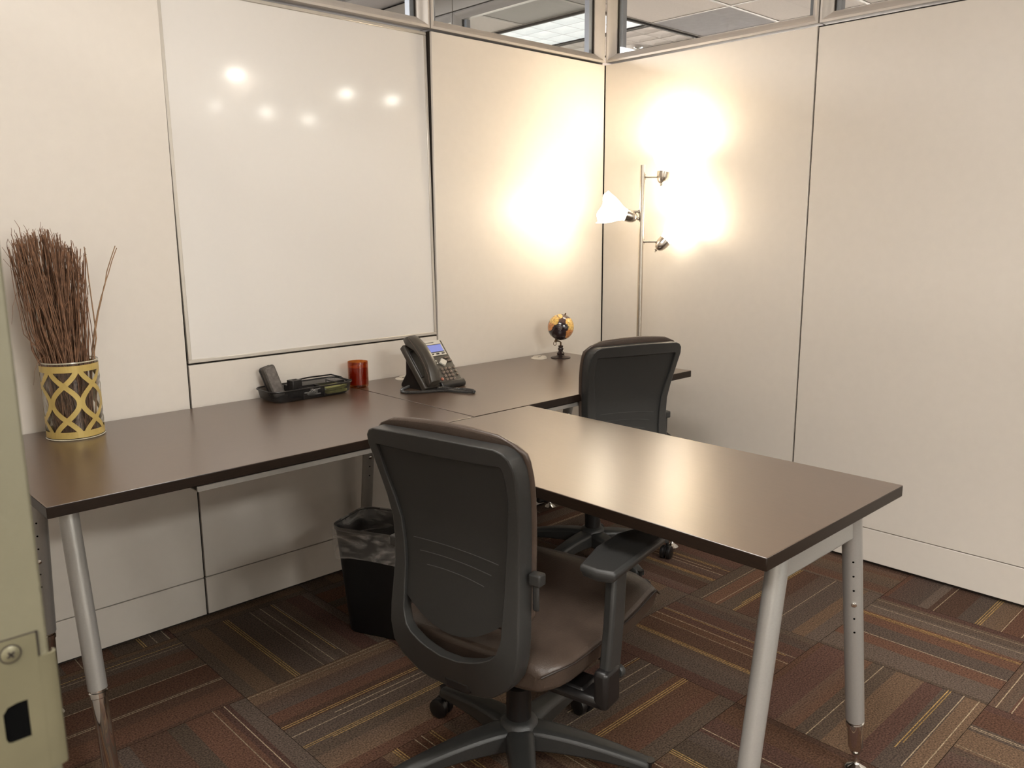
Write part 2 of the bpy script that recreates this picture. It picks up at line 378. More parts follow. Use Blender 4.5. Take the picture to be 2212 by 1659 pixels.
# ceiling with separate tiles
cb = NB(); box(cb, -5.2, 4.6, -6.3, 4.4, CEIL+.02, CEIL+.08); ceiling = struct(obj('ceiling', cb, GRID))
gb = NB(); PT = .59
gx = [.93+PT*k for k in range(-10, 7)]; gy = [.90+PT*k for k in range(-12, 6)]
for x in gx: box(gb, x-.011, x+.011, -6.2, 4.3, CEIL-.001, CEIL+.003)
for y in gy: box(gb, -5.1, 4.5, y-.011, y+.011, CEIL-.0015, CEIL+.0025)
obj('ceiling_grid', gb, GRID, ceiling)
tb = NB(); box(tb, -.278, .278, -.278, .278, 0, .012); tile0 = None
LIT = {(0, 0), (0, 1), (1, 0), (1, 1), (-6, -5), (-6, -4), (4, 0), (4, 1)}
for i in range(-10, 6):
    for j in range(-12, 5):
        if (i, j) in LIT: continue
        M_ = TILE
        if (i, j) in ((-1, 0), (-1, -1), (-2, 0)): M_ = TILED  # darker tiles near the lit troffer: glass reflections put into their colour
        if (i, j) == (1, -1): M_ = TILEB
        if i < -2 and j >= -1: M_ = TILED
        x, y = .93+PT*(i+.5), .90+PT*(j+.5)
        if M_.name not in MATS.get('_t', {}):
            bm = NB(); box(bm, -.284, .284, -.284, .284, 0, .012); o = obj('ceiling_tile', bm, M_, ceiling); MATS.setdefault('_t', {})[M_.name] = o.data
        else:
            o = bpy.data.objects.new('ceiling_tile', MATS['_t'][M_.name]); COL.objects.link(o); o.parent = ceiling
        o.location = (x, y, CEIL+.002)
# troffers, seen through the clerestory or out of view
def troffer(x0, y0, lens, label, n=(3, 6), wx=PT, wy=2*PT):
    t = empty('ceiling_light', (x0+wx/2, y0+wy/2, CEIL))
    tag(t, label, 'ceiling light')
    fb = NB(); a, b, e = wx/2-.004, wy/2-.004, .02
    box(fb, -a, -a+e, -b, b, -.014, .03); box(fb, a-e, a, -b, b, -.014, .03)
    box(fb, -a+e, a-e, -b, -b+e, -.014, .03); box(fb, -a+e, a-e, b-e, b, -.014, .03)
    obj('fixture_frame', fb, GAP, t)
    cx, cy = (2*a-2*e)/n[0], (2*b-2*e)/n[1]; me = None
    for p in range(n[0]):
        for q in range(n[1]):
            if me is None:
                bm = NB(); rings = []
                for s, z in ((1, -.004), (.93, -.002), (.6, .006), (.2, .009)):
                    rings.append([bm.verts.new((sx*cx/2*s*.975, sy*cy/2*s*.975, z)) for sx, sy in ((-1, -1), (1, -1), (1, 1), (-1, 1))])
                for r0, r1 in zip(rings, rings[1:]):
                    for k in range(4): bm.faces.new([r0[k], r0[(k+1) % 4], r1[(k+1) % 4], r1[k]])
                bm.faces.new(rings[-1]); o = obj('lens_cell', bm, lens, t); me = o.data
            else: o = bpy.data.objects.new('lens_cell', me); COL.objects.link(o); o.parent = t
            o.location = (-a+e+cx*(p+.5), -b+e+cy*(q+.5), 0)
    bb = NB(); box(bb, -a+e, a-e, -b+e, b-e, .012, .016); obj('fixture_back', bb, GRID, t)
    return t
troffer(.93, .90, LENS, 'lit white ceiling light with square lens cells seen through the corner windows')
troffer(.93+PT, .90, LENSGREY, 'dim grey panel of lens cells beside the lit ceiling light')  # same fixture shape with grey, non-emitting cells
troffer(.93-6*PT, .90-5*PT, LENS, 'white ceiling light with square lens cells above the middle of the room')
troffer(.93+4*PT, .90, LENS, 'added ceiling light out of view behind the right wall, lighting the neighbouring ceiling')  # fixture added out of view around the neighbouring fill lamp
sp = empty('sprinkler_head', (2.03, 1.40, CEIL)); tag(sp, 'small chrome ceiling sprinkler head seen through the right corner window', 'sprinkler')
b_ = NB(); lathe(b_, [(.035, -.006), (.03, -.01), (.014, -.014), (.012, -.03)], 16); obj('escutcheon', b_, CHROME, sp, smooth=True)
b_ = NB(); rod(b_, (.010, 0, -.028), (.014, 0, -.05), .003); rod(b_, (-.010, 0, -.028), (-.014, 0, -.05), .003); lathe(b_, [(.022, -.052), (.022, -.05)], 12); obj('deflector', b_, CHROME, sp)

# recessed downlights of the hall and neighbouring offices (they mirror in the whiteboard)
DL = [(-.066, -3.525), (1.032, -3.718), (1.545, -3.754), (.396, -4.831), (.898, -4.902), (1.441, -5.056)]
DLP = DL
DLL = ['hall spotlight whose mirror spot is the upper left bright one on the whiteboard', 'hall spotlight whose mirror spot is the upper middle bright one on the whiteboard',
       'hall spotlight mirrored as the rightmost bright spot on the whiteboard', 'hall spotlight mirrored as the leftmost faint spot on the whiteboard',
       'hall spotlight mirrored as the middle faint spot on the whiteboard', 'hall spotlight mirrored as the lowest faint spot on the whiteboard']

# ------------------------------------------------------------ whiteboard (leans back very slightly)
TILT = R(1.2)
wb = empty('whiteboard', (-1.5*MOD, .004, ZB)); wb.rotation_euler = (-TILT*1.0, 0, 0)
tag(wb, 'large glossy white dry-erase board set into the beige panel wall above the desk', 'whiteboard')
hw = MOD/2-.003; hh = HT-ZB-.006
b_ = NB(); box(b_, -hw+.012, hw-.012, 0, .006, .012, hh-.012); obj('writing_surface', b_, BOARD, wb)
for nm, (x0, x1, z0, z1) in (('bottom', (-hw, hw, 0, .012)), ('top', (-hw, hw, hh-.012, hh)), ('left', (-hw, -hw+.012, .012, hh-.012)), ('right', (hw-.012, hw, .012, hh-.012))):
    b_ = NB(); box(b_, x0, x1, -.004, .008, z0, z1); obj('trim_strip', b_, ALU, wb, bevel=.0015, seg=1)

# ------------------------------------------------------------ door frame beside the camera
YJ = -2.19
db = NB(); box(db, -3.135, -3.018, YJ, YJ+.045, 0, HT); door = struct(obj('door_1', db, JAMB, bevel=.0015, seg=2))
b_ = NB(); box(b_, -3.135, -3.018, -3.16, -3.115, 0, HT); obj('jamb', b_, JAMB, door)
b_ = NB(); box(b_, -3.135, -3.018, -3.16, YJ+.045, HT, HT+.045); obj('frame_head', b_, JAMB, door)
# strike plate
zt, zl, zb_ = 1.1165, 1.1035, 1.0415
b_ = NB()
poly = [(-3.060, .985), (-3.023, .985), (-3.023, .996), (-3.0195, zb_), (-3.0195, zl), (-3.0232, zl+.0005), (-3.0232, zt), (-3.060, zt)]
hole = [(-3.0405, 1.0635), (-3.0315, 1.0625), (-3.0305, 1.0645), (-3.0303, 1.082), (-3.0312, 1.0832), (-3.036, 1.0828), (-3.0400, 1.080), (-3.0415, 1.075)]
prism(b_, [(-3.060, .985), (-3.0415, .985), (-3.0415, zt), (-3.060, zt)], YJ-.0012, YJ)
prism(b_, [(-3.0415, 1.0832), (-3.0235, 1.0832), (-3.0235, zt), (-3.0415, zt)], YJ-.0012, YJ)
prism(b_, [(-3.0415, .985), (-3.0235, .985), (-3.0235, 1.0625), (-3.0415, 1.0625)], YJ-.0012, YJ)
prism(b_, [(-3.0303, 1.0625), (-3.0235, 1.0625), (-3.0235, 1.0832), (-3.0303, 1.0832)], YJ-.0012, YJ)
prism(b_, [(-3.0415, 1.079), (-3.0415, 1.0832), (-3.035, 1.0832), (-3.0392, 1.0822)], YJ-.0012, YJ)
prism(b_, [(-3.0415, 1.0625), (-3.0415, 1.066), (-3.0406, 1.0637), (-3.038, 1.0625)], YJ-.0012, YJ)
SPL = obj('strike_plate', b_, STRIKE, door)
b_ = NB()   # curled lip
lp = [(-3.0236, YJ-.0012), (-3.0185, YJ-.0012), (-3.0158, YJ-.0004), (-3.0148, YJ+.0015), (-3.0152, YJ+.004), (-3.0165, YJ+.004), (-3.0162, YJ+.0018), (-3.0170, YJ+.0006), (-3.0235, YJ+.0)]
prism(b_, lp, zb_, zl, axis='z'); obj('strike_lip', b_, STRIKE, door, smooth=True)
b_ = NB(); box(b_, -3.0412, -3.0304, YJ-.0004, YJ+.0002, 1.063, 1.0830); obj('latch_hole', b_, DARK, door)
b_ = NB(); box(b_, -3.065, -3.0228, YJ-.0006, YJ+.0002, zt-.0002, zt+.0006); box(b_, -3.0232, -3.0224, YJ-.0006, YJ+.0002, zl, zt+.0006); obj('plate_joint', b_, GAP, door)
sm = Matrix.Translation((-3.0352, YJ-.0012, 1.1095)) @ Matrix.Rotation(R(90), 4, 'X')
b_ = NB(); lathe(b_, [(.0045, 0), (.0042, .0006), (.0028, .0012), (.0005, .0014)], 24, sm); obj('screw', b_, STRIKE, door, smooth=True)
b_ = NB()
for a in (35, 125):
    mm = sm @ Matrix.Rotation(R(a), 4, 'Z'); box(b_, -.0019, .0019, -.0005, .0005, .0008, .00165, mm)
obj('screw_slot', b_, GAP, door)
b_ = NB(); lathe(b_, [(.0049, .0002), (.0049, .0004)], 24, sm); lathe(b_, [(.0044, .0003), (.0044, .0005)], 24, sm); obj('screw_rim', b_, GAP, door)

# ------------------------------------------------------------ desks
TOP, TH = .737, .0265
def desktop(name, x0, x1, y0, y1, M_, parent, dz=0):
    b = NB(); box(b, x0, x1, y0, y1, TOP-TH+dz, TOP+dz)
    o = obj(name, b, [M_, EDGE], parent, bevel=.0022, seg=2)
    for p in o.data.polygons:
        if abs(p.normal.z) < .5: p.material_index = 1
    return o
def leg(parent, t, f, zc=.22, hole_dir=None, name='leg'):
    t, f = Vector(t), Vector(f); d = (f-t); L = d.length
    b = NB(); pc = t+d*((t.z-zc)/(t.z-f.z)); rod(b, t, pc, .0218, .0212, 24); lg = obj(name, b, SILVER, parent, smooth=True)
    b = NB(); e = t+d*((t.z-.075)/(t.z-f.z)); e2 = t+d*((t.z-.045)/(t.z-f.z)); c2 = pc+d.normalized()*.014
    m, Lq = frame_to(pc-d.normalized()*.001, e); lathe(b, [(.018, 0), (.018, .006), (.0205, .008), (.0205, .019), (.018, .021), (.0178, Lq), (.011, Lq+.022), (.008, Lq+.024)], 24, m)
    obj('chrome_extension', b, CHROME, lg, smooth=True)
    b = NB(); lathe(b, [(.026, 0), (.027, .004), (.022, .010), (.010, .016), (.006, .022), (.006, .045)], 24, Matrix.Translation((f.x, f.y, .001))); obj('glide_foot', b, CHROME, lg, smooth=True)
    if hole_dir:
        h = Vector(hole_dir).normalized(); dn = d.normalized(); h = (h-dn*h.dot(dn)).normalized(); b = NB(); bs = NB()
        for k in range(6):
            z = .585-.036*k; c = t+d*((t.z-z)/(t.z-f.z)); mm, _ = frame_to(c+h*.0212, c+h*.0222)
            if k == 3: lathe(bs, [(.0062, 0), (.0058, .002), (.003, .0035), (.0005, .0035)], 16, mm)
            else:
                b = NB(); lathe(b, [(.0024, 0), (.0024, .0006)], 12, mm); obj('adjustment_hole', b, DARK, lg)
        obj('adjustment_screw', bs, CHROME, lg, smooth=True)
    return lg
def beam(parent, a, b, h=.055, th=.022, name='end_beam'):
    a, b = Vector(a), Vector(b); d = (b-a).normalized(); n = Vector((-d.y, d.x, 0)); bm = NB()
    vs = []
    for p in (a, b):
        for s, z in ((-1, -h), (1, -h), (1, 0), (-1, 0)): vs.append(bm.verts.new(p+n*s*th/2+Vector((0, 0, z))))
    for f in ((0, 1, 2, 3), (7, 6, 5, 4), (0, 4, 5, 1), (1, 5, 6, 2), (2, 6, 7, 3), (3, 7, 4, 0)): bm.faces.new([vs[k] for k in f])
    return obj(name, bm, SILVER, parent, bevel=.004)
ZU = TOP-TH
def rail(parent, x0, x1, y):
    b = NB(); box(b, x0, x1, y-.006, y, ZU-.020, ZU-.006); box(b, x0, x1, y, y+.05, ZU-.020, ZU-.017); box(b, x0, x1, y+.045, y+.05, ZU-.02, ZU)
    obj('cable_rail', b, mat('rail_steel', (.42, .40, .37), rough=.35, metal=.5, noise_amt=.03), parent, bevel=.001, seg=1)
# desk A (left), with vase
dA = empty('desk', (-2.083, -.378, 0)); tag(dA, 'dark brown desk at the left end under the whiteboard, holding the twig vase', 'desk', 'espresso desks')
def inv(o):
    return o
def place(o, parent):   # keep world coordinates while parenting to an unrotated root
    o.location = Vector(o.location)-Vector(parent.location)
class Ctx: pass
def finish(root):
    for c in root.children:
        c.location = Vector(c.location)-Vector(root.location)
oA = desktop('desktop', -2.6805, -1.4878, -.750, -.006, WOOD, dA)
leg(dA, (-2.607, -.612, ZU), (-2.602, -.735, 0), .262, None)
leg(dA, (-2.607, -.358, ZU), (-2.607, -.262, 0), .262, (-.5, -1, 0))
beam(dA, (-2.607, -.61, ZU-.002), (-2.607, -.36, ZU-.002))
leg(dA, (-1.62, -.612, ZU), (-1.62, -.735, 0), .262)
rail(dA, -2.352, -1.66, -.729)
finish(dA)
dB = empty('desk', (-.904, -.378, 0)); tag(dB, 'dark brown desk in the far corner carrying the telephone and the small globe', 'desk', 'espresso desks')
desktop('desktop', -1.4852, -.3225, -.7485, -.006, WOOD, dB)
leg(dB, (-.40, -.62, ZU), (-.40, -.735, 0), .25)
leg(dB, (-.40, -.195, ZU), (-.40, -.036, 0), .25, (-.6, -1, 0))
beam(dB, (-.40, -.61, ZU-.002), (-.40, -.19, ZU-.002))
leg(dB, (-1.45, -.62, ZU), (-1.45, -.735, 0), .25)
leg(dB, (-1.45, -.134, ZU), (-1.45, -.04, 0), .25, (-.3, -1, 0))
beam(dB, (-1.45, -.61, ZU-.002), (-1.45, -.13, ZU-.002))
rail(dB, -1.2, -.46, -.725)
finish(dB)
dC = empty('desk', (-1.549, -1.35, 0)); tag(dC, 'dark brown desk jutting out into the room between the two chairs', 'desk', 'espresso desks')
desktop('desktop', -1.8463, -1.2518, -1.9465, -.7545, WOODY, dC)
leg(dC, (-1.702, -1.895, ZU), (-1.825, -1.895, 0), .15)
leg(dC, (-1.395, -1.895, ZU), (-1.258, -1.895, 0), .15, (-.9, -.5, 0))
beam(dC, (-1.70, -1.895, ZU-.001), (-1.397, -1.895, ZU-.001), h=.072)
b_ = NB(); box(b_, -1.60, -1.50, -1.87, -.80, ZU-.03, ZU); obj('underside_channel', b_, SILVER, dC)
b_ = NB(); rod(b_, (-1.70, -.80, ZU), (-1.72, -.80, .02), .02); rod(b_, (-1.72, -.80, .001), (-1.72, -.80, .02), .026)
obj('inner_leg', b_, SILVER, dC, smooth=True)
finish(dC)
# grommets
def grommet(x, y, label, a):
    t = empty('cable_grommet', (x, y, TOP), a); tag(t, label, 'grommet', 'desk cable grommets')
    b = NB(); lathe(b, [(.036, 0), (.036, .002), (.033, .0035), (.001, .004)], 32); obj('grommet_ring', b, GROM, t, smooth=True)
    b = NB(); lathe(b, [(.030, .003), (.030, .006), (.027, .0075), (.001, .008)], 32, Matrix.Translation((.018, .008, 0))); obj('grommet_cap', b, GROM, t, smooth=True)
    b = NB(); box(b, -.012, .008, -.004, -.001, .0075, .0085); box(b, .018, .026, .002, .005, .0075, .0085); obj('cap_slot', b, GAP, t)
grommet(-1.252, -.072, 'cream plastic cable grommet half hidden behind the telephone', 0)
grommet(-.532, -.092, 'cream plastic cable grommet beside the small globe', .2)

# ------------------------------------------------------------ office chairs (local: +x forward, hub at origin)
BP = [(.33, -.222, .030), (.345, -.238, .075), (.36, -.246, .105), (.39, -.256, .142), (.42, -.262, .162), (.46, -.262, .171), (.5, -.258, .172), (.55, -.252, .169), (.6, -.246, .1665),
      (.65, -.2455, .166), (.7, -.2475, .168), (.75, -.258, .174), (.8, -.272, .181), (.84, -.285, .1855), (.868, -.296, .187), (.890, -.304, .182), (.903, -.309, .170), (.909, -.311, .155)]
def BX(z): return interp(z, BP)[0]
def BW(z): return interp(z, BP)[1]
def back_outline():
    pts = [(BW(z), z) for z, _, _ in BP]
    top = [(.10, .9110), (.05, .9125), (0, .9130), (-.05, .9125), (-.10, .9110)]
    return pts + top + [(-y, z) for y, z in pts[::-1]]
def curv(y): return .35*y*y   # sides wrap forward
def make_chair(AD=0.0):
    C = empty('office_chair')
    out = back_outline(); n = len(out)
    # --- frame ring
    def inset(y, z):
        s = 1 if y >= 0 else -1
        zi = lerp(.430, .868, (z-.33)/(.9155-.33)) if z < .5 else min(.872, z)
        if z < .5: zi = .425 + (z-.33)/(.17)*.080
        w = BW(z) if z < .9 else .15
        side = interp(z, [(.33, .030), (.45, .046), (.6, .036), (.8, .024), (.92, .030)])[0]
        yi = max(0, abs(y)-side) if z > .42 else abs(y)*interp(z, [(.33, .75), (.42, .74)])[0]
        if z > .872: yi = min(abs(y)*.86, .157)
        return s*yi, zi
    inn = [inset(y, z) for y, z in out]
    bm = NB(); T = .042
    def V(y, z, d): return bm.verts.new((BX(z)+curv(y)+d, y, z))
    oR = [V(y, z, .004) for y, z in out]; oR2 = [V(y*.985, z, 0) for y, z in out]
    iR = [V(y, z, .0) for y, z in inn]; iF = [V(y, z, T*.6) for y, z in inn]; oF = [V(y*1.01, z, T) for y, z in out]
    for A, B in ((oR2, iR), (iR, iF), (iF, oF), (oF, oR), (oR, oR2)):
        for k in range(n):
            f = [A[k], A[(k+1) % n], B[(k+1) % n], B[k]]
            try: bm.faces.new(f)
            except Exception: pass
    bmesh.ops.remove_doubles(bm, verts=bm.verts, dist=.0004)
    obj('back_frame', bm, PLAST, C, bevel=.0035, seg=2, ang=30)
    # --- rear panel (stops above the lower opening)
    bm = NB(); NZ, NY = 22, 12; grid = []; zb0 = .488
    for a in range(NZ+1):
        row = []
        for b in range(NY+1):
            yy = -1+2*b/NY; zt_ = .874; zlow = .472+.060*yy*yy
            z = lerp(zlow, zt_, a/NZ)
            side = interp(z, [(.33, .030), (.45, .046), (.6, .036), (.8, .024), (.92, .030)])[0]-.004
            y = yy*(BW(min(z, .875))-side)
            row.append((BX(z)+curv(y)+.008+.006*(1-yy*yy), y, z))
        grid.append(row)
    fr_ = [[bm.verts.new(p) for p in r] for r in grid]; bk = [[bm.verts.new((p[0]+.006, p[1], p[2])) for p in r] for r in grid]
    for a in range(NZ):
        for b in range(NY):
            bm.faces.new([fr_[a][b], fr_[a][b+1], fr_[a+1][b+1], fr_[a+1][b]]); bm.faces.new([bk[a][b], bk[a+1][b], bk[a+1][b+1], bk[a][b+1]])
    for b in range(NY):
        bm.faces.new([fr_[0][b], bk[0][b], bk[0][b+1], fr_[0][b+1]]); bm.faces.new([fr_[NZ][b], fr_[NZ][b+1], bk[NZ][b+1], bk[NZ][b]])
    pan = obj('back_panel', bm, PLASTP, C, smooth=True)
    # moulded slits
    for k, (zs, hwid) in enumerate(((.655, .112), (.628, .094), (.600, .076))):
        bm = NB(); pts = []
        for a in range(17):
            t = -1+2*a/16; y = t*hwid; z = zs+.005*(1-t*t)+.006*t
            pts.append((BX(z)+curv(y)+.0075+.006*(1-(y/.135)**2), y, z))
        tube(bm, pts, .0009, 6); obj('vent_slit', bm, mat('slit_highlight', (.06, .06, .058), rough=.4, noise_amt=.05), pan)
    # --- leather back pad
    bm = NB(); NZ, NY = 26, 14; F_, B_ = [], []
    for a in range(NZ+1):
        t = a/NZ; z = lerp(.498, .926, t); ww = (BW(min(z, .868))+.008)
        ww *= 1 if t < .9 else (1-.32*((t-.9)/.1)**2.2)
        if t < .12: ww *= 1-.35*((.12-t)/.12)**2
        rf, rb = [], []
        for b in range(NY+1):
            q = -1+2*b/NY; y = q*ww; zz = z+(.008*(1-q*q) if t > .9 else 0)
            e = (1-abs(q)**4)*(1-abs(2*t-1)**8); x = BX(min(z, .905))+curv(y)+.040
            rb.append((x, y, zz)); rf.append((x+.012+.030*e, y, zz))
        F_.append(rf); B_.append(rb)
    f1 = [[bm.verts.new(p) for p in r] for r in F_]; b1 = [[bm.verts.new(p) for p in r] for r in B_]
    for a in range(NZ):
        for b in range(NY):
            bm.faces.new([f1[a][b], f1[a+1][b], f1[a+1][b+1], f1[a][b+1]]); bm.faces.new([b1[a][b], b1[a][b+1], b1[a+1][b+1], b1[a+1][b]])
        bm.faces.new([f1[a][0], b1[a][0], b1[a+1][0], f1[a+1][0]]); bm.faces.new([f1[a][NY], f1[a+1][NY], b1[a+1][NY], b1[a][NY]])
    for b in range(NY):
        bm.faces.new([f1[0][b], f1[0][b+1], b1[0][b+1], b1[0][b]]); bm.faces.new([f1[NZ][b], b1[NZ][b], b1[NZ][b+1], f1[NZ][b+1]])
    obj('back_pad', bm, LEATH, C, bevel=.009, seg=3, ang=50)
    # --- seat cushion with a raised front roll
    bm = NB(); NX, NY = 20, 16; Tt, Bb = [], []
    for a in range(NX+1):
        t = a/NX; x = lerp(-.205, .294, t); rt_, rb_ = [], []
        hwid = .236*(1-.06*abs(2*t-1)**3) * (1-.12*max(0, (.15-t)/.15)**2)
        for b in range(NY+1):
            q = -1+2*b/NY; y = q*hwid; edge = (1-abs(q)**6)
            roll = .028*math.exp(-((t-.88)/.20)**2)*(1-.7*abs(q)**4); dip = -.012*math.exp(-((t-.35)/.3)**2)*(1-q*q)
            z = .432+.018*edge+roll+dip - (.020*max(0, (t-.92)/.08)**2) - (.012*max(0, (.1-t)/.1)**2)
            rt_.append((x+(.012*(1-q*q) if t == 1 else 0), y, z)); rb_.append((x*.975, y*.95, .364+.012*abs(q)**4))
        Tt.append(rt_); Bb.append(rb_)
    t1 = [[bm.verts.new(p) for p in r] for r in Tt]; b1 = [[bm.verts.new(p) for p in r] for r in Bb]
    for a in range(NX):
        for b in range(NY):
            bm.faces.new([t1[a][b], t1[a+1][b], t1[a+1][b+1], t1[a][b+1]]); bm.faces.new([b1[a][b], b1[a][b+1], b1[a+1][b+1], b1[a+1][b]])
        bm.faces.new([t1[a][0], b1[a][0], b1[a+1][0], t1[a+1][0]]); bm.faces.new([t1[a][NY], t1[a+1][NY], b1[a+1][NY], b1[a][NY]])
    for b in range(NY):
        bm.faces.new([t1[0][b], t1[0][b+1], b1[0][b+1], b1[0][b]]); bm.faces.new([t1[NX][b], b1[NX][b], b1[NX][b+1], t1[NX][b+1]])
    st = obj('seat', bm, LEATH, C, bevel=.012, seg=3, ang=50)
    bm = NB()
    for s in (0, NY): tube(bm, [(Tt[a][s][0], Tt[a][s][1]*1.006, Tt[a][s][2]-.004) for a in range(NX+1)], .0022, 6)
    tube(bm, [(Tt[NX][b][0]+.001, Tt[NX][b][1], Tt[NX][b][2]-.004) for b in range(NY+1)], .0022, 6)
    obj('seat_piping', bm, SEAM, st)
    # --- underside mechanism and post
    bm = NB(); box(bm, -.13, .10, -.075, .075, .325, .378); box(bm, -.235, -.10, -.035, .035, .335, .365)
    box(bm, -.10, -.03, -.235, .235, .330, .352)
    obj('tilt_mechanism', bm, BLK, C, bevel=.008)
    bm = NB(); lathe(bm, [(.030, .135), (.030, .235), (.024, .240)], 24); lathe(bm, [(.014, .235), (.014, .33)], 20)
    obj('gas_post', bm, BLK, C, smooth=True)
    bm = NB(); rod(bm, (.03, -.07, .35), (.06, -.17, .345), .004, n=8); box(bm, .045, .075, -.215, -.165, .340, .350); obj('height_lever', bm, BLK, C, bevel=.003)
    # --- star base
    bm = NB(); lathe(bm, [(.046, .088), (.050, .10), (.050, .135), (.042, .150), (.030, .155)], 24)
    base = obj('star_base', bm, PLAST, C, smooth=True)
    for k in range(5):
        a = R(CH_A+72*k); mm = Matrix.Rotation(a, 4, 'Z'); bm = NB(); rings = []
        for t in range(9):
            u = t/8; x = lerp(.035, .313, u); zt2 = .142-.052*u**1.6; h = lerp(.055, .026, u); w2 = lerp(.036, .020, u)
            rings.append([bm.verts.new(mm @ Vector((x, sy*w2*ww, z))) for sy, ww, z in ((-1, 1, zt2-h), (-1, .95, zt2-.008), (-.55, 1, zt2), (.55, 1, zt2), (1, .95, zt2-.008), (1, 1, zt2-h))])
        for r0, r1 in zip(rings, rings[1:]):
            for q in range(6): bm.faces.new([r0[q], r0[(q+1) % 6], r1[(q+1) % 6], r1[q]])
        bm.faces.new(rings[0]); bm.faces.new(rings[-1])
        obj('base_leg', bm, PLAST, base, bevel=.005, ang=25)
        cp = mm @ Vector((.313, 0, 0)); ca = a+R(CH_C[k % 5])
        cm = Matrix.Translation((cp.x, cp.y, 0)) @ Matrix.Rotation(ca, 4, 'Z')
        bm = NB()
        for s in (-1, 1):
            wm = cm @ Matrix.Translation((.012, s*.013, .027)) @ Matrix.Rotation(R(90), 4, 'X')
            lathe(bm, [(.020, -.0095), (.026, -.007), (.027, 0), (.026, .007), (.020, .0095)], 20, wm)
        hm = cm @ Matrix.Translation((.012, 0, .03)) @ Matrix.Rotation(R(90), 4, 'X'); lathe(bm, [(.021, -.004), (.021, .004)], 16, hm)
        lathe(bm, [(.006, .045), (.006, .085), (.013, .086), (.013, .09)], 10, Matrix.Translation((cp.x, cp.y, 0)))
        obj('caster', bm, BLK, base, smooth=True)
    # --- arms
    for s in (-1, 1):
        bm = NB(); pr_ = [(max(x, -.085) if s > 0 else x, y) for x, y in [(-.122, 0), (-.116, -.040), (-.03, -.051), (.06, -.051), (.12, -.044), (.138, -.018), (.142, 0), (.138, .018), (.12, .040), (.06, .050), (-.03, .052), (-.116, .044)]]
        zc = lambda x: .622+AD+.028*((x-.02)/.12)**2*-.35+.012
        for dz, sc in ((0, 1),): pass
        top_ = [bm.verts.new((x*.97, s*.272+y*.93, zc(x)+.016)) for x, y in pr_]; mid = [bm.verts.new((x, s*.272+y, zc(x)+.006)) for x, y in pr_]; bot = [bm.verts.new((x*.96, s*.272+y*.8, zc(x)-.010)) for x, y in pr_]
        bm.faces.new(top_); bm.faces.new(bot[::-1]); m_ = len(pr_)
        for A, B in ((top_, mid), (mid, bot)):
            for q in range(m_): bm.faces.new([A[q], A[(q+1) % m_], B[(q+1) % m_], B[q]])
        arm = obj('armrest', bm, PLAST, C, bevel=.006, seg=3, ang=30)
        bm = NB(); pts = [(-.035, s*.274, .622+AD), (-.050, s*.277, .50+AD*.6), (-.080, s*.280, .34)]
        for (w0, w1, T0, za, zb2) in ((.030, .030, .013, 0, 1),):
            rings = []
            for x, y, z in pts: rings.append([bm.verts.new((x+dx*w0, y+dy*T0, z)) for dx, dy in ((-1, -.6), (-.8, 1), (.8, 1), (1, -.6), (.8, -1), (-.8, -1))])
            for r0, r1 in zip(rings, rings[1:]):
                for q in range(6): bm.faces.new([r0[q], r0[(q+1) % 6], r1[(q+1) % 6], r1[q]])
            bm.faces.new(rings[0]); bm.faces.new(rings[-1])
        obj('arm_post', bm, PLAST, arm, bevel=.004)
        bm = NB(); box(bm, -.112, -.048, min(s*.12, s*.292), max(s*.12, s*.292), .324, .348); box(bm, -.112, -.048, min(s*.262, s*.296), max(s*.262, s*.296), .324, .410)
        obj('arm_bracket', bm, BLK, arm, bevel=.010, seg=3)
        bm = NB(); mk = Matrix.Translation((-.048, s*.285, .385)) @ Matrix.Rotation(R(90), 4, 'Y'); lathe(bm, [(.012, 0), (.015, .004), (.015, .012), (.008, .016)], 16, mk); obj('arm_knob', bm, PLAST, arm, smooth=True)
    for s in (-1, 1):
        bm = NB(); box(bm, -.216, -.192, min(s*.172, s*.200), max(s*.172, s*.200), .615, .640); box(bm, -.210, -.202, min(s*.178, s*.192), max(s*.178, s*.192), .56, .618); obj('back_height_knob', bm, PLAST, C, bevel=.008, seg=3)
    return C
CH_A, CH_C = 86-math.degrees(.20), [20, 200, 80, 140, 250]
c1 = make_chair(); c1.location = (-1.86, -1.33, 0); c1.rotation_euler = (0, 0, .20)
tag(c1, 'nearest office chair, grey moulded back and brown leather seat, pulled out from the jutting desk', 'chair', 'swivel office chairs')
CH_A = 39.0 ; CH_C = [100, 160, 20, 230, 300]
c2 = make_chair(-.14); c2.location = (-.762, -.612, 0); c2.rotation_euler = (0, 0, 1.25)
tag(c2, 'farther office chair behind the jutting desk, dark back, facing the corner desk', 'chair', 'swivel office chairs')

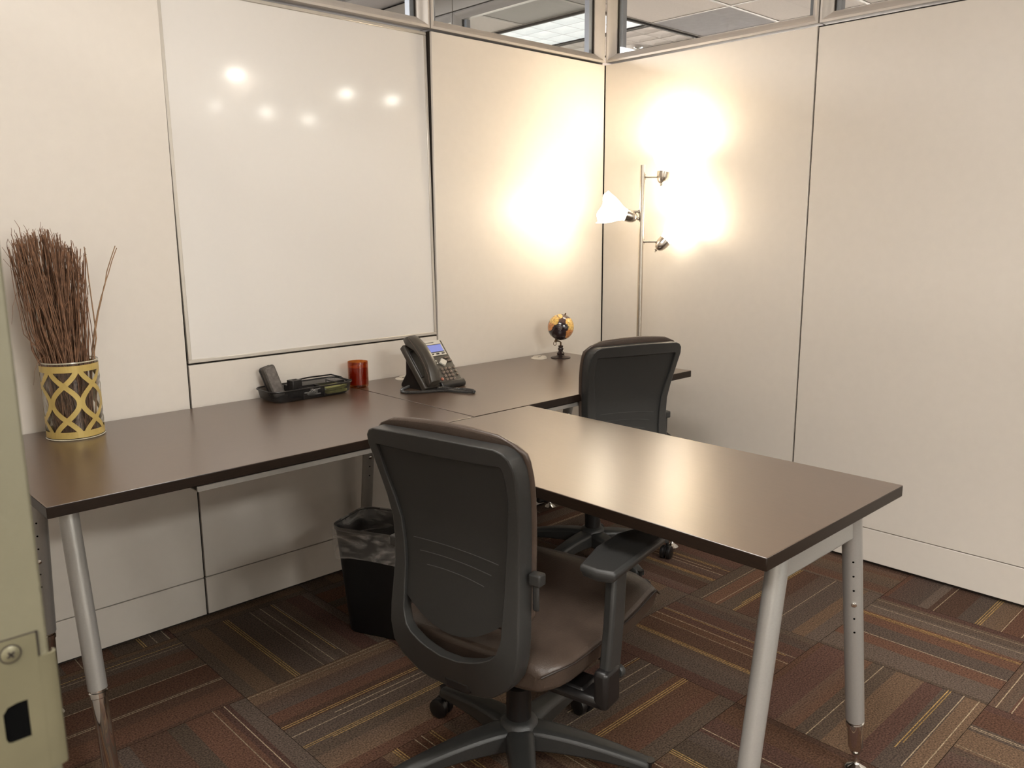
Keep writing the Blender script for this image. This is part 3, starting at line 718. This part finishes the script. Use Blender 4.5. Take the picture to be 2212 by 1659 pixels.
# ------------------------------------------------------------ floor lamp with three heads
PX, PY = -.17, -.362
L_ = empty('floor_lamp', (PX, PY, 0)); tag(L_, 'tall brushed nickel floor lamp with three white glass shades in the corner', 'floor lamp')
b_ = NB(); lathe(b_, [(.125, 0), (.125, .008), (.115, .016), (.03, .026), (.016, .034)], 48); obj('lamp_base', b_, NICKEL, L_, smooth=True)
b_ = NB(); rod(b_, (0, 0, .03), (0, 0, 1.568), .0112, n=24); obj('pole', b_, NICKEL, L_, smooth=True)
RV = Vector((.725, -.689, 0)); UV = Vector((0, 0, 1)); FV = Vector((.689, .725, 0))
heads = [('right', RV, 1.518, .060, (RV*.16+UV*1+FV*.08)), ('left', -RV, 1.372, .030, (-RV*.93+UV*.30-FV*.02)), ('right', RV, 1.243, .056, (RV*.66+UV*.66+FV*.1))]
for k, (sd, dv, z, al, ax) in enumerate(heads):
    hd = Vector((0, 0, z)); end = hd+dv*(al+.012); ax = ax.normalized()
    b = NB(); rod(b, hd+dv*.010, end, .0048, n=12); rod(b, hd-UV*.012+dv*.011, hd+UV*.012+dv*.011, .004, n=10)
    lathe(b, [(.0075, 0), (.0075, .004)], 12, frame_to(hd+dv*.0105, end)[0])
    arm = obj('lamp_arm', b, NICKEL, L_, smooth=True)
    off = {0: RV*.016, 1: -RV*.006-UV*.020, 2: RV*.022-UV*.012}[k]
    tail = end+off-ax*.030
    mm, _ = frame_to(tail, tail+ax)
    b = NB(); lathe(b, [(.004, 0), (.014, .004), (.022, .014), (.0265, .030), (.0275, .052), (.0265, .052), (.020, .03)], 28, mm, cap=False); cup = obj('socket_cup', b, NICKEL, L_, smooth=True)
    b = NB(); rod(b, tail+ax*.003, tail-ax*.012-UV*.004, .003, n=8); lathe(b, [(.006, 0), (.007, .004), (.003, .007)], 12, frame_to(tail-ax*.002, tail-ax)[0]); obj('switch_knob', b, NICKEL, cup, smooth=True)
    # flared glass shade (fluted rim)
    b = NB(); N_ = 40; rings = []
    for (r, h) in ((.0235, .044), (.026, .060), (.034, .078), (.048, .100), (.060, .124), (.067, .145), (.0735, .160)):
        rings.append([b.verts.new(mm @ Vector((r*cos(2*pi*i/N_), r*sin(2*pi*i/N_), h+(.006*cos(5*2*pi*i/N_) if h > .15 else 0)))) for i in range(N_)])
    for r0, r1 in zip(rings, rings[1:]):
        for i in range(N_): b.faces.new([r0[i], r0[(i+1) % N_], r1[(i+1) % N_], r1[i]])
    sh_ = obj('glass_shade', b, SHADE, L_, smooth=True)
    sd_ = sh_.modifiers.new('s', 'SOLIDIFY'); sd_.thickness = .002
    b = NB(); lathe(b, [(.004, .05), (.013, .06), (.021, .085), (.019, .105), (.008, .116), (.001, .118)], 20, mm); obj('light_bulb', b, mat('bulb_glass', (1, .95, .85), emis=(1, .85, .6), estr=22, noise_amt=.01), L_, smooth=True)
    l = bpy.data.lights.new('lamp_glow', 'POINT'); l.energy = (8.5, 4.0, 9.5)[k]; l.color = (1, .84, .62); l.shadow_soft_size = .03
    lo = bpy.data.objects.new('lamp_glow', l); COL.objects.link(lo); lo.parent = L_; lo.location = tail+ax*.158
finish_l = None

# ------------------------------------------------------------ vase with twigs
VX, VY, VR, VH = -2.437, -.118, .0735, .216
v = empty('vase', (VX, VY, TOP)); tag(v, 'clear glass cylinder vase with gold lattice pattern at the left end of the desk', 'vase')
b_ = NB(); lathe(b_, [(VR-.003, .008), (VR-.003, VH), (VR, VH), (VR, .004), (VR-.003, 0), (.001, 0), (.001, .008), (VR-.003, .008)], 64, cap=False); obj('glass_body', b_, VGLASS, v, smooth=True)
b_ = NB(); lathe(b_, [(VR-.0015, VH), (VR, VH+.0012), (VR+.0008, VH), (VR+.0008, VH-.002)], 64, cap=False); obj('glass_rim', b_, mat('rim_glint', (.38, .35, .26), rough=.1, spec=1, noise_amt=.01), v, smooth=True)
b_ = NB(); lathe(b_, [(VR+.001, 0), (VR+.003, .002), (VR+.001, .004)], 64, cap=False); obj('foot_ring', b_, MATS['rim_glint'], v, smooth=True)
gp = NB()
def cyl_strip(path, wd, r):
    prev = None
    for i, (th, z) in enumerate(path):
        a = path[max(i-1, 0)]; c = path[min(i+1, len(path)-1)]
        d = Vector(((c[0]-a[0])*VR, c[1]-a[1])); d = d.normalized() if d.length else Vector((1, 0)); nn = Vector((-d.y, d.x))*wd/2
        pts = [(th+nn.x*s/VR, z+nn.y*s) for s in (-1, 1)]
        cur = [gp.verts.new((r*cos(q), r*sin(q), zz)) for q, zz in pts]
        if prev: gp.faces.new([prev[0], cur[0], cur[1], prev[1]])
        prev = cur
zlo, zhi = .022, VH-.024; nlens = 6; per = 2*pi/nlens; amp = per/2*.90; lh = .098; zc0 = .104; ph0 = math.atan2(-fw.y, -fw.x)-R(46)
for k in range(nlens):
    for s in (-1, 1):
        path = [(ph0+per*k+s*amp*cos(pi*(z-zc0)/lh), z) for z in [zlo-.006+(zhi-zlo+.012)*t/48 for t in range(49)]]
        cyl_strip(path, .0135, VR+.0006+.0002*(s > 0))
for (z0, z1) in ((.006, zlo+.002), (zhi-.002, VH-.008)):
    cyl_strip([(2*pi*t/64, (z0+z1)/2) for t in range(65)], z1-z0, VR+.0009)
obj('gold_lattice', gp, GOLD, v)
tw = NB(); rr = random.Random(3)
def twig(bm, base, topp, bow, r0, r1, nseg=9):
    base, topp = Vector(base), Vector(topp); pts = []; ph = rr.uniform(0, 6.28)
    for i in range(nseg+1):
        t = i/nseg; p = base.lerp(topp, t) + Vector(bow)*sin(pi*t)
        j = .0022*(1 if 0 < i < nseg else 0); p = p+Vector((rr.uniform(-j, j), rr.uniform(-j, j), 0)); q_ = math.hypot(p.x, p.y)
        if p.z < VH+.03 and q_ > .066 and base.z < .1: p.x *= .066/q_; p.y *= .066/q_
        pts.append(p)
    tube(bm, pts, [lerp(r0, r1, i/nseg) for i in range(nseg+1)], 4); return pts
for k in range(285):
    a = rr.uniform(0, 2*pi); q = math.sqrt(rr.random()); bx, by = .055*q*cos(a), .055*q*sin(a)
    sx = rr.uniform(-1, 1); sy = rr.uniform(-1, 1)
    tx = -.028 + sx*.086 + bx*.05; ty = by*.4 + sy*.05-.008
    h = .560 - .045*max(0, sx) + .012*rr.gauss(0, 1) - .018*abs(sx)
    if sx < -.85: h -= .02
    pts = twig(tw, (bx, by, .012), (tx, ty, h), (rr.gauss(0, .012)+.006*sx, rr.gauss(0, .008), 0), rr.uniform(.0011, .0023), rr.uniform(.0007, .0014))
    if rr.random() < .5:
        p = pts[rr.randrange(6, 9)]; twig(tw, p, p+Vector((rr.uniform(-.018, .018), rr.uniform(-.012, .012), rr.uniform(.02, .05))), (0, 0, 0), .0009, .0006, 3)
    if rr.random() < .25:
        p = pts[-1]; twig(tw, p, p+Vector((rr.uniform(-.01, .01), rr.uniform(-.01, .01), rr.uniform(.006, .022))), (0, 0, 0), .0008, .0005, 2)
for q in ((-.125, .02, .53), (-.13, .0, .50), (-.118, -.02, .55)):
    twig(tw, (-.04, 0, .3), q, (.01, 0, 0), .0011, .0006, 6)
twig(tw, (-.045, -.02, .23), (-.105, -.05, .165), (-.01, 0, .028), .0007, .0004, 8)
twig(tw, (-.075, -.01, .42), (-.135, -.03, .33), (-.008, 0, .035), .0007, .0004, 8)
T_ = obj('twig_bundle', tw, TWIG, None, loc=(VX, VY, TOP)); tag(T_, 'dense bundle of dried reddish brown twigs standing in the gold patterned vase', 'twigs', kind='stuff')
sg = NB(); twig(sg, (.045, -.01, .02), (.150, -.01, .528), (-.028, 0, 0), .0026, .0014, 14); twig(sg, (.050, .0, .02), (.157, .0, .522), (-.030, .004, 0), .0024, .0013, 14); 
twig(sg, (.04, -.03, .02), (.062, -.03, .528), (.016, 0, 0), .003, .0014, 12)
T2 = obj('twig_sprig', sg, TWIGL, None, loc=(VX, VY, TOP)); tag(T2, 'few pale long stems leaning out to the right of the twig bundle', 'twigs', kind='stuff')

# ------------------------------------------------------------ candle
cd = empty('candle', (-1.468, -.084, TOP)); tag(cd, 'amber glass jar candle standing between the wire tray and the telephone', 'candle')
b_ = NB(); lathe(b_, [(.001, 0), (.030, 0), (.0355, .004), (.037, .012), (.037, .094), (.0365, .0955), (.035, .094), (.035, .012), (.001, .010)], 40, cap=False); obj('jar', b_, AMBER, cd, smooth=True)
b_ = NB(); lathe(b_, [(.0345, .0125), (.0345, .074), (.033, .0755), (.001, .0745)], 40); obj('wax', b_, WAX, cd, smooth=True)
b_ = NB(); rod(b_, (0, 0, .074), (.001, 0, .081), .0009, n=6); obj('wick', b_, DARK, cd)

# ------------------------------------------------------------ wire organiser tray
tr = empty('desk_organizer', (-1.690, -.092, TOP), 0.0); tag(tr, 'black wire mesh desk organizer with compartments beside the candle', 'organizer')
hx, hy, hz = .158, .070, .040
def ringp(s, z, r=.035): return [(x, y, z) for x, y in rrect(hx*s, hy*s if s > .95 else hy*s, r*s, 6)]
b_ = NB(); A = ringp(1, hz); tube(b_, A+[A[0]], .0028, 8); rimo = obj('rim', b_, MESHB, tr, smooth=True)
b_ = NB(); B0 = [b_.verts.new(p) for p in ringp(.99, hz)]; B1 = [b_.verts.new(p) for p in ringp(.95, .010)]; B2 = [b_.verts.new(p) for p in ringp(.88, .003)]
for P0, P1 in ((B0, B1), (B1, B2)):
    for k in range(len(P0)): b_.faces.new([P0[k], P0[(k+1) % len(P0)], P1[(k+1) % len(P0)], P1[k]])
b_.faces.new(B2); obj('mesh_basket', b_, NET, tr, smooth=True)
b_ = NB()
for (x0, y0, x1, y1) in ((-.045, -.066, -.045, .066), (.035, -.066, .035, .0), (.112, -.05, .112, .05), (-.045, .0, .155, .0)):
    rod(b_, (x0, y0, .036), (x1, y1, .036), .0018, n=6); rod(b_, (x0, y0, .004), (x0, y0, .036), .0016, n=6); rod(b_, (x1, y1, .004), (x1, y1, .036), .0016, n=6)
tube(b_, [(.120, -.064, .040), (.150, -.058, .046), (.166, -.03, .038), (.170, .0, .030), (.163, .03, .042), (.14, .06, .050), (.05, .068, .050), (-.02, .068, .044)], .0026, 8)
obj('divider', b_, MESHB, tr)
b_ = NB(); box(b_, -.045, .155, -.0004, .0004, .004, .036); box(b_, -.0454, -.0446, -.066, .066, .004, .036); box(b_, .0346, .0354, -.066, 0, .004, .036); obj('divider_mesh', b_, NET, tr)
er = empty('whiteboard_eraser', (-1.781, -.075, TOP+.004)); tag(er, 'dark felt board eraser standing upright in the wire tray', 'eraser'); er.rotation_euler = (R(-14), R(-13), R(4))
b_ = NB(); prism(b_, [(x, z+.060) for x, z in rrect(.0225, .056, .010, 5)], -.013, .011); obj('felt_block', b_, FELT, er, bevel=.003)
b_ = NB(); prism(b_, [(x, z+.061) for x, z in rrect(.0175, .050, .007, 5)], -.0145, -.013); obj('eraser_face', b_, mat('worn_felt', (.11, .095, .085), rough=.7, noise_amt=.5, noise_scale=60), er, bevel=.001)
b_ = NB(); prism(b_, [(x, z+.060) for x, z in rrect(.0235, .057, .010, 5)], .011, .022); obj('eraser_shell', b_, BLK, er, bevel=.003)
bx = empty('tape_block', (-1.735, -.100, TOP+.004), .1); tag(bx, 'small black cube block with a round hole in the wire tray', 'block')
b_ = NB(); box(b_, -.019, .019, -.018, .018, 0, .060); obj('block_body', b_, BLK, bx, bevel=.002)
b_ = NB(); lathe(b_, [(.009, .0595), (.009, .0608), (.006, .0608), (.006, .060)], 20); obj('block_hole', b_, PLASTP, bx, smooth=True)
for k in range(7):
    n_ = NB(); q = rnd.uniform(-.12, .12)
    M_ = Matrix.Rotation(q, 4, 'Z'); P_ = 10; vs = [[n_.verts.new(M_ @ Vector((-.038+.076*a/P_, -.038+.076*c, .0008*k+.004+(.010 if k > 2 else .004)*(a/P_)**3*(1 if k % 2 else .6)*(1-.5*c)))) for c in (0, 1)] for a in range(P_+1)]
    for a in range(P_): n_.faces.new([vs[a][0], vs[a+1][0], vs[a+1][1], vs[a][1]])
    if k == 0: nt_ = empty('sticky_note_pad', (-1.600, -.118, TOP+.006)); tag(nt_, 'curling yellow sticky note pad lying in the wire tray', 'notepad')
    o_ = obj('note_sheet', n_, NOTE, nt_, smooth=True, loc=(0, 0, .0022*k)); mo = o_.modifiers.new('s', 'SOLIDIFY'); mo.thickness = .0016
cw = NB()
for k in range(5):
    pts = [(-.03+.06*t/8+rnd.uniform(-.004, .004), .018*sin(t+k)+rnd.uniform(-.004, .004), .006+.004*k+.004*cos(t*1.3+k)) for t in range(9)]
    tube(cw, pts, .0022, 6)
cb_ = obj('paper_clip_pile', cw, PAPER, None, loc=(-1.672, -.125, TOP+.003)); tag(cb_, 'small heap of white clips and scraps in the wire tray', 'clips', kind='stuff')

# ------------------------------------------------------------ telephone
ph = empty('desk_telephone', (-1.268, -.338, TOP), R(3)); tag(ph, 'black office desk telephone with blue screen standing on the corner desk', 'telephone')
TA = R(50)   # slope of the console
Mt = Matrix.Translation((0, 0, .018)) @ Matrix.Rotation(TA, 4, 'X')   # local: x right, y up the slope, z out of the face
LN = .185
def tbox(bm, x0, x1, y0, y1, z0, z1): box(bm, x0, x1, y0, y1, z0, z1, Mt)
b_ = NB(); tbox(b_, -.093, .093, -.004, LN, -.026, 0); con = obj('console', b_, PHONE, ph, bevel=.006, seg=3)
b_ = NB(); prism(b_, [(.003, .0), (.150, 0), (.150, .012), (.122, .05), (.120, .115), (.100, .125), (.02, .026)], -.080, .080, axis='x'); obj('stand', b_, PHONED, ph, bevel=.004)
b_ = NB(); prism(b_, [(.09, 0), (.165, 0), (.165, .006), (.09, .012)], -.06, .06, axis='x'); obj('stand_foot', b_, PHONED, ph, bevel=.002)
b_ = NB(); prism(b_, [(-.012, .0), (.02, 0), (.02, .02), (-.004, .030), (-.016, .014)], -.022, .094, axis='x'); obj('front_lip', b_, PHONED, ph, bevel=.005)
b_ = NB(); tbox(b_, -.018, .080, .118, .184, 0, .003); obj('screen_bezel', b_, PHGREY, ph, bevel=.001)
b_ = NB(); tbox(b_, -.014, .074, .134, .164, .0028, .0036); obj('screen', b_, LCD, ph)
b_ = NB(); tbox(b_, -.016, .076, .131, .134, .003, .0040); tbox(b_, -.016, .076, .164, .166, .003, .0040); obj('screen_surround', b_, PHONED, ph)
b_ = NB()
for q in range(3): tbox(b_, .006+.026*q, .020+.026*q, .1225, .1275, .003, .0052)
obj('soft_key', b_, BLK, ph, bevel=.001)
b_ = NB()
for q in range(6): tbox(b_, .012+.006*q, .016+.006*q, .1735, .1765, .003, .0033)
tbox(b_, .004, .008, .172, .178, .003, .0034); obj('nameplate_print', b_, PLASTP, ph)
b_ = NB(); pc_ = [(.026, .088), (.044, .104), (.062, .088), (.044, .072)]
vt = [b_.verts.new(Mt @ Vector((x, y, .0055))) for x, y in pc_]; vb = [b_.verts.new(Mt @ Vector((.044+(x-.044)*1.1, .088+(y-.088)*1.1, 0))) for x, y in pc_]
b_.faces.new(vt)
for q in range(4): b_.faces.new([vt[q], vt[(q+1) % 4], vb[(q+1) % 4], vb[q]])
obj('navigation_key', b_, PHGREY, ph, bevel=.001)
for (x, y) in ((.070, .104), (.078, .090)):
    b_ = NB(); tbox(b_, x-.012, x+.009, y-.0035, y+.0035, 0, .005); obj('menu_key', b_, KEY, ph, bevel=.0015)
b_ = NB(); tbox(b_, .010, .016, .094, .100, 0, .004); tbox(b_, .012, .018, .084, .089, 0, .003); obj('side_key', b_, PHGREY, ph, bevel=.001)
kme = None
for r_ in range(4):
    for c_ in range(3):
        x, y = .022+.0175*c_, .060-.0150*r_
        if kme is None:
            b_ = NB(); lathe(b_, [(.0064, 0), (.0062, .003), (.004, .0048), (.0005, .005)], 14); o_ = obj('dial_key', b_, KEY, ph, smooth=True); kme = o_.data
        else: o_ = bpy.data.objects.new('dial_key', kme); COL.objects.link(o_); o_.parent = ph
        o_.matrix_local = Mt @ Matrix.Translation((x, y, 0))
for r_ in range(3):
    b_ = NB(); lathe(b_, [(.0045, 0), (.0042, .0028), (.001, .0035)], 12, Mt @ Matrix.Translation((.080, .060-.0150*r_, 0))); obj('function_key', b_, KEY, ph, smooth=True)
b_ = NB(); lathe(b_, [(.0062, 0), (.006, .003), (.001, .0045)], 14, Mt @ Matrix.Translation((.000, .020, 0))); obj('hold_key', b_, KEYR, ph, smooth=True)
b_ = NB(); tbox(b_, .026, .037, .0000, .004, 0, .002); tbox(b_, .046, .058, .0000, .004, 0, .002); tbox(b_, .037, .046, .001, .003, 0, .001); obj('volume_key', b_, BLK, ph, bevel=.0008)
# handset: curved bar on the left side
hs = NB(); prof = [(-.004, .016, .016), (.002, .034, .020), (.022, .046, .0215), (.06, .058, .0205), (.10, .062, .020), (.14, .057, .0205), (.178, .046, .022), (.198, .034, .021), (.206, .016, .016)]
rings = []
for y, zt3, w3 in prof:
    thick = .030 if .03 < y < .165 else .044
    zb3 = max(.002, zt3-thick) if .03 < y < .165 else .004
    rings.append([hs.verts.new(Mt @ Vector((-.060+a*w3*1.22, y, lerp(zb3, zt3, c)))) for a, c in ((-1, 0), (-1.05, .45), (-.82, .85), (-.4, 1), (.4, 1), (.82, .85), (1.05, .45), (1, 0))])
for r0, r1 in zip(rings, rings[1:]):
    for q in range(8): hs.faces.new([r0[q], r0[(q+1) % 8], r1[(q+1) % 8], r1[q]])
hs.faces.new(rings[0]); hs.faces.new(rings[-1]); obj('handset', hs, PHONE, ph, smooth=True, bevel=.003, ang=50)
b_ = NB(); tube(b_, [Mt @ Vector((-.0855, y, z)) for y, z in ((.0, .022), (.03, .036), (.07, .044), (.11, .046), (.15, .042), (.19, .034))], .0007, 6); obj('handset_seam_highlight', b_, KEY, ph)  # paler line along the handset seam: a highlight put into colour
b_ = NB(); tbox(b_, -.087, -.026, .04, .155, -.004, .004); obj('cradle', b_, PHONED, ph, bevel=.003)
# coiled cord: leaves the handset's lower end, loops left behind, comes round and makes an eye at the right
path = [(-.060, .105, .010), (-.095, .100, .006), (-.128, .085, .0055), (-.150, .058, .0055), (-.150, .030, .0055), (-.130, .008, .0055), (-.100, -.010, .0055), (-.065, -.028, .0055), (-.035, -.048, .0055), (-.020, -.085, .0055),
        (-.008, -.122, .0055), (.008, -.140, .0055), (.024, -.125, .0055), (.026, -.090, .0055), (.016, -.060, .0055), (-.004, -.046, .0055), (-.035, -.040, .014), (-.06, -.028, .014)]
def catmull(P, n=24):
    P = [Vector(p) for p in P]; P = [P[0]*2-P[1]]+P+[P[-1]*2-P[-2]]; out = []
    for i in range(1, len(P)-2):
        for k in range(n):
            t = k/n; a, b, c, d = P[i-1:i+3]
            out.append(.5*((2*b)+(-a+c)*t+(2*a-5*b+4*c-d)*t*t+(-a+3*b-3*c+d)*t**3))
    return out+[P[-2]]
cpath = catmull(path, 26); hel = []; prev = None; acc = 0
for i, p in enumerate(cpath):
    t = (cpath[min(i+1, len(cpath)-1)]-cpath[max(i-1, 0)]).normalized(); u = t.cross(Vector((0, 0, 1))).normalized(); v2 = t.cross(u)
    if i: acc += (p-cpath[i-1]).length
    hel.append((p, u, v2, acc))
b_ = NB(); pts = []
tot = hel[-1][3]; turns = tot/.0030; N_ = int(turns*7)
def at(s):
    for i in range(1, len(hel)):
        if hel[i][3] >= s:
            t = (s-hel[i-1][3])/max(1e-9, hel[i][3]-hel[i-1][3]); return [hel[i-1][k].lerp(hel[i][k], t) for k in range(3)]
    return hel[-1][:3]
idx = 1
for k in range(N_):
    s = tot*k/N_
    while idx < len(hel)-1 and hel[idx][3] < s: idx += 1
    t = (s-hel[idx-1][3])/max(1e-9, hel[idx][3]-hel[idx-1][3]); p, u, v2 = [hel[idx-1][q].lerp(hel[idx][q], t) for q in range(3)]
    a = 2*pi*s/.0030; pts.append(p+(u*cos(a)+v2*sin(a))*.0042)
tube(b_, pts, .00125, 4); obj('coiled_cord', b_, mat('cord_rubber', (.05, .047, .045), rough=.25, noise_amt=.1), ph)
b_ = NB(); tube(b_, catmull([(-.03, -.010, .012), (.006, -.016, .004), (.004, -.030, .004), (.000, -.048, .012)], 6), .0012, 6); obj('cord_tail', b_, PHONED, ph)
b_ = NB(); tube(b_, catmull([(-.03, .120, .05), (-.035, .150, .03), (-.034, .17, .008), (-.028, .20, .004), (.0, .235, .003)], 6), .002, 6); obj('line_cord', b_, PHONED, ph)

# ------------------------------------------------------------ small globe
gl = empty('desk_globe', (-.452, -.148, TOP)); tag(gl, 'small dark and ochre desk globe on a turned black stand in the corner', 'globe')
b_ = NB(); lathe(b_, [(.0435, 0), (.044, .003), (.040, .006), (.020, .009), (.016, .013), (.0165, .018), (.0175, .021), (.013, .026), (.0095, .030), (.0095, .033), (.0125, .038), (.0125, .042), (.0085, .047), (.011, .051), (.011, .054), (.006, .056), (.001, .057)], 36); obj('turned_stand', b_, GWOOD, gl, smooth=True)
axis = (-RV*-.33+UV*.944).normalized(); gc = Vector((0, 0, .137)); GR = .058
b_ = NB(); rod(b_, (0, 0, .055), (0, 0, .070), .004, n=10); lo_ = gc-axis*GR
tube(b_, [(0, 0, .070), lo_*.5+Vector((0, 0, .0335)), lo_-axis*.008], .0032, 8); rod(b_, lo_+axis*.004, lo_-axis*.012, .006, n=12); obj('axis_arm', b_, BRONZE, gl, smooth=True)
b_ = NB(); c_ = lo_-axis*.020; tube(b_, [c_+RV*.006*cos(t)+UV*.008*sin(t) for t in [2*pi*k/16 for k in range(17)]], .0016, 6); obj('axis_ring', b_, BRONZE, gl)
b_ = NB(); rod(b_, gc+axis*GR*.98, gc+axis*(GR+.008), .004, .0028, n=12); obj('pole_finial', b_, BRONZE, gl, smooth=True)
bm = NB(); NU, NV = 128, 72; lay = bm.loops.layers.float_color.new('Col')
xa = (RV-axis*RV.dot(axis)).normalized(); ya = axis.cross(xa)
view = -FV
def cc(i, j):
    lo2, la = 2*pi*i/NU, -pi/2+pi*j/NV
    d = xa*cos(la)*cos(lo2)+ya*cos(la)*sin(lo2)+axis*sin(la); return d
grid = [[bm.verts.new(gc+cc(i, j)*GR) for i in range(NU)] for j in range(1, NV)]
vp, vn = bm.verts.new(gc+axis*GR), bm.verts.new(gc-axis*GR)
def gcol(d):
    a = d.dot(xa); bz = d.dot(axis); f_ = d.dot(view)
    n1 = noise.noise(d*3.1+Vector((3, 1, 2)))*.5+noise.noise(d*8)*.3; n2 = noise.noise(d*14)
    land = -1
    for (x, y, rx, ry, s) in ((-.72, .42, .34, .36, 1), (-.80, -.15, .18, .42, 1), (.52, .62, .42, .30, 1), (.80, .25, .30, .30, 1), (.72, -.22, .30, .42, 1), (-.35, .82, .2, .12, 1)):
        if f_ > -.05: land = max(land, 1-math.hypot((a-x)/rx, (bz-y)/ry))
    if f_ <= .1: land = max(land, noise.noise(d*2.2+Vector((9, 4, 1)))*1.6-.1)
    if land+n1*.55 > .02:
        t = .5+.5*noise.noise(d*6+Vector((1, 7, 3))); c = tuple(lerp(p, q, t) for p, q in zip(lin((226, 170, 84)), lin((238, 206, 120))))
        if bz < .1: c = tuple(lerp(p, q, .75) for p, q in zip(c, lin((196, 112, 66))))
        if abs(n2) < .06: c = tuple(v*.45 for v in c)
        return c
    c = lin((38, 22, 26)) if bz < .45 else lin((78, 58, 56))
    if f_ > .5 and -.28 < a < .08 and -.25 < bz < .12 and (abs(a+.28) < .02 or abs(a-.07) < .02): c = lin((110, 96, 96))
    return tuple(v*(1+.4*n2) for v in c)
def addf(vs):
    f = bm.faces.new(vs)
    for l in f.loops: l[lay] = (*gcol((l.vert.co-gc).normalized()), 1)
for j in range(NV-2):
    for i in range(NU): addf([grid[j][i], grid[j][(i+1) % NU], grid[j+1][(i+1) % NU], grid[j+1][i]])
for i in range(NU): addf([vn, grid[0][(i+1) % NU], grid[0][i]]); addf([vp, grid[-1][i], grid[-1][(i+1) % NU]])
obj('globe_ball', bm, GLOBEM, gl, smooth=True)
b_ = NB()
for q, (h_, n_) in enumerate(((.10, 5), (.03, 7), (-.04, 7), (-.13, 4))):
    for k in range(n_):
        a0 = -.10+(k-n_/2)*.042; d0 = (xa*a0+axis*h_-FV*math.sqrt(max(.01, 1-a0*a0-h_*h_))).normalized(); d1 = (xa*(a0+.03)+axis*h_-FV*math.sqrt(max(.01, 1-(a0+.03)**2-h_*h_))).normalized()
        rod(b_, gc+d0*(GR+.0001), gc+d1*(GR+.0001), .0006, n=4)
obj('globe_print', b_, mat('pale_print', (.5, .42, .38), rough=.5, noise_amt=.05), gl)

# ------------------------------------------------------------ waste bin with liner
bn = empty('waste_bin', (-1.640, -.487, 0), math.atan2(.41, .91)); tag(bn, 'black rectangular waste bin with a clear liner folded over its rim', 'waste bin')
def ringo(s0, s1, z, r): return [(x, y, z) for x, y in rrect(s0, s1, r, 6)]
b_ = NB(); lv = [(.082, .118, 0.002, .035), (.084, .120, .01, .035), (.103, .152, .355, .045), (.107, .157, .358, .047), (.107, .157, .368, .047), (.101, .150, .366, .043), (.082, .118, .012, .034)]
rings = [[b_.verts.new(p) for p in ringo(*q)] for q in lv]
for r0, r1 in zip(rings, rings[1:]):
    for k in range(len(r0)): b_.faces.new([r0[k], r0[(k+1) % len(r0)], r1[(k+1) % len(r0)], r1[k]])
b_.faces.new(rings[0]); b_.faces.new(rings[-1]); obj('bin_body', b_, BIN, bn, smooth=True)
b_ = NB(); rings = []; r5 = random.Random(11)
for q, (s0, s1, z, r) in enumerate(((.108, .158, .268, .046), (.1095, .1595, .285, .047), (.1095, .160, .31, .047), (.110, .160, .335, .048), (.1105, .1605, .366, .048), (.108, .158, .3715, .046), (.099, .148, .369, .042), (.094, .142, .33, .04), (.088, .132, .24, .04))):
    pts = ringo(s0, s1, z, r); wv = .0032 if q in (0, 1, 2, 7, 8) else .0012
    rings.append([b_.verts.new((x*(1+wv*5*(1+sin(k_*1.3+q))), y*(1+wv*4*(1+sin(k_*1.1+q*2))), z2+(r5.uniform(-.014, .010) if q == 0 else r5.uniform(-wv, wv)*.5))) for k_, (x, y, z2) in enumerate(pts)])
for r0, r1 in zip(rings, rings[1:]):
    for k in range(len(r0)): b_.faces.new([r0[k], r0[(k+1) % len(r0)], r1[(k+1) % len(r0)], r1[k]])
obj('bin_liner', b_, LINER, bn, smooth=True, subsurf=1)

# ------------------------------------------------------------ downlights
for k, (x, y) in enumerate(DLP):
    t = empty('downlight', (x, y, CEIL)); tag(t, DLL[k], 'ceiling light', 'hall downlights mirrored in the whiteboard')
    b = NB(); lathe(b, [(.075, -.006), (.070, -.008), (.055, -.004), (.052, .02)], 24, cap=False); obj('trim_ring', b, TILE, t, smooth=True)
    b = NB(); lathe(b, [(.052, -.001), (.030, -.004), (.001, -.005)], 24, cap=False); obj('bulb', b, SPOTE, t, smooth=True)
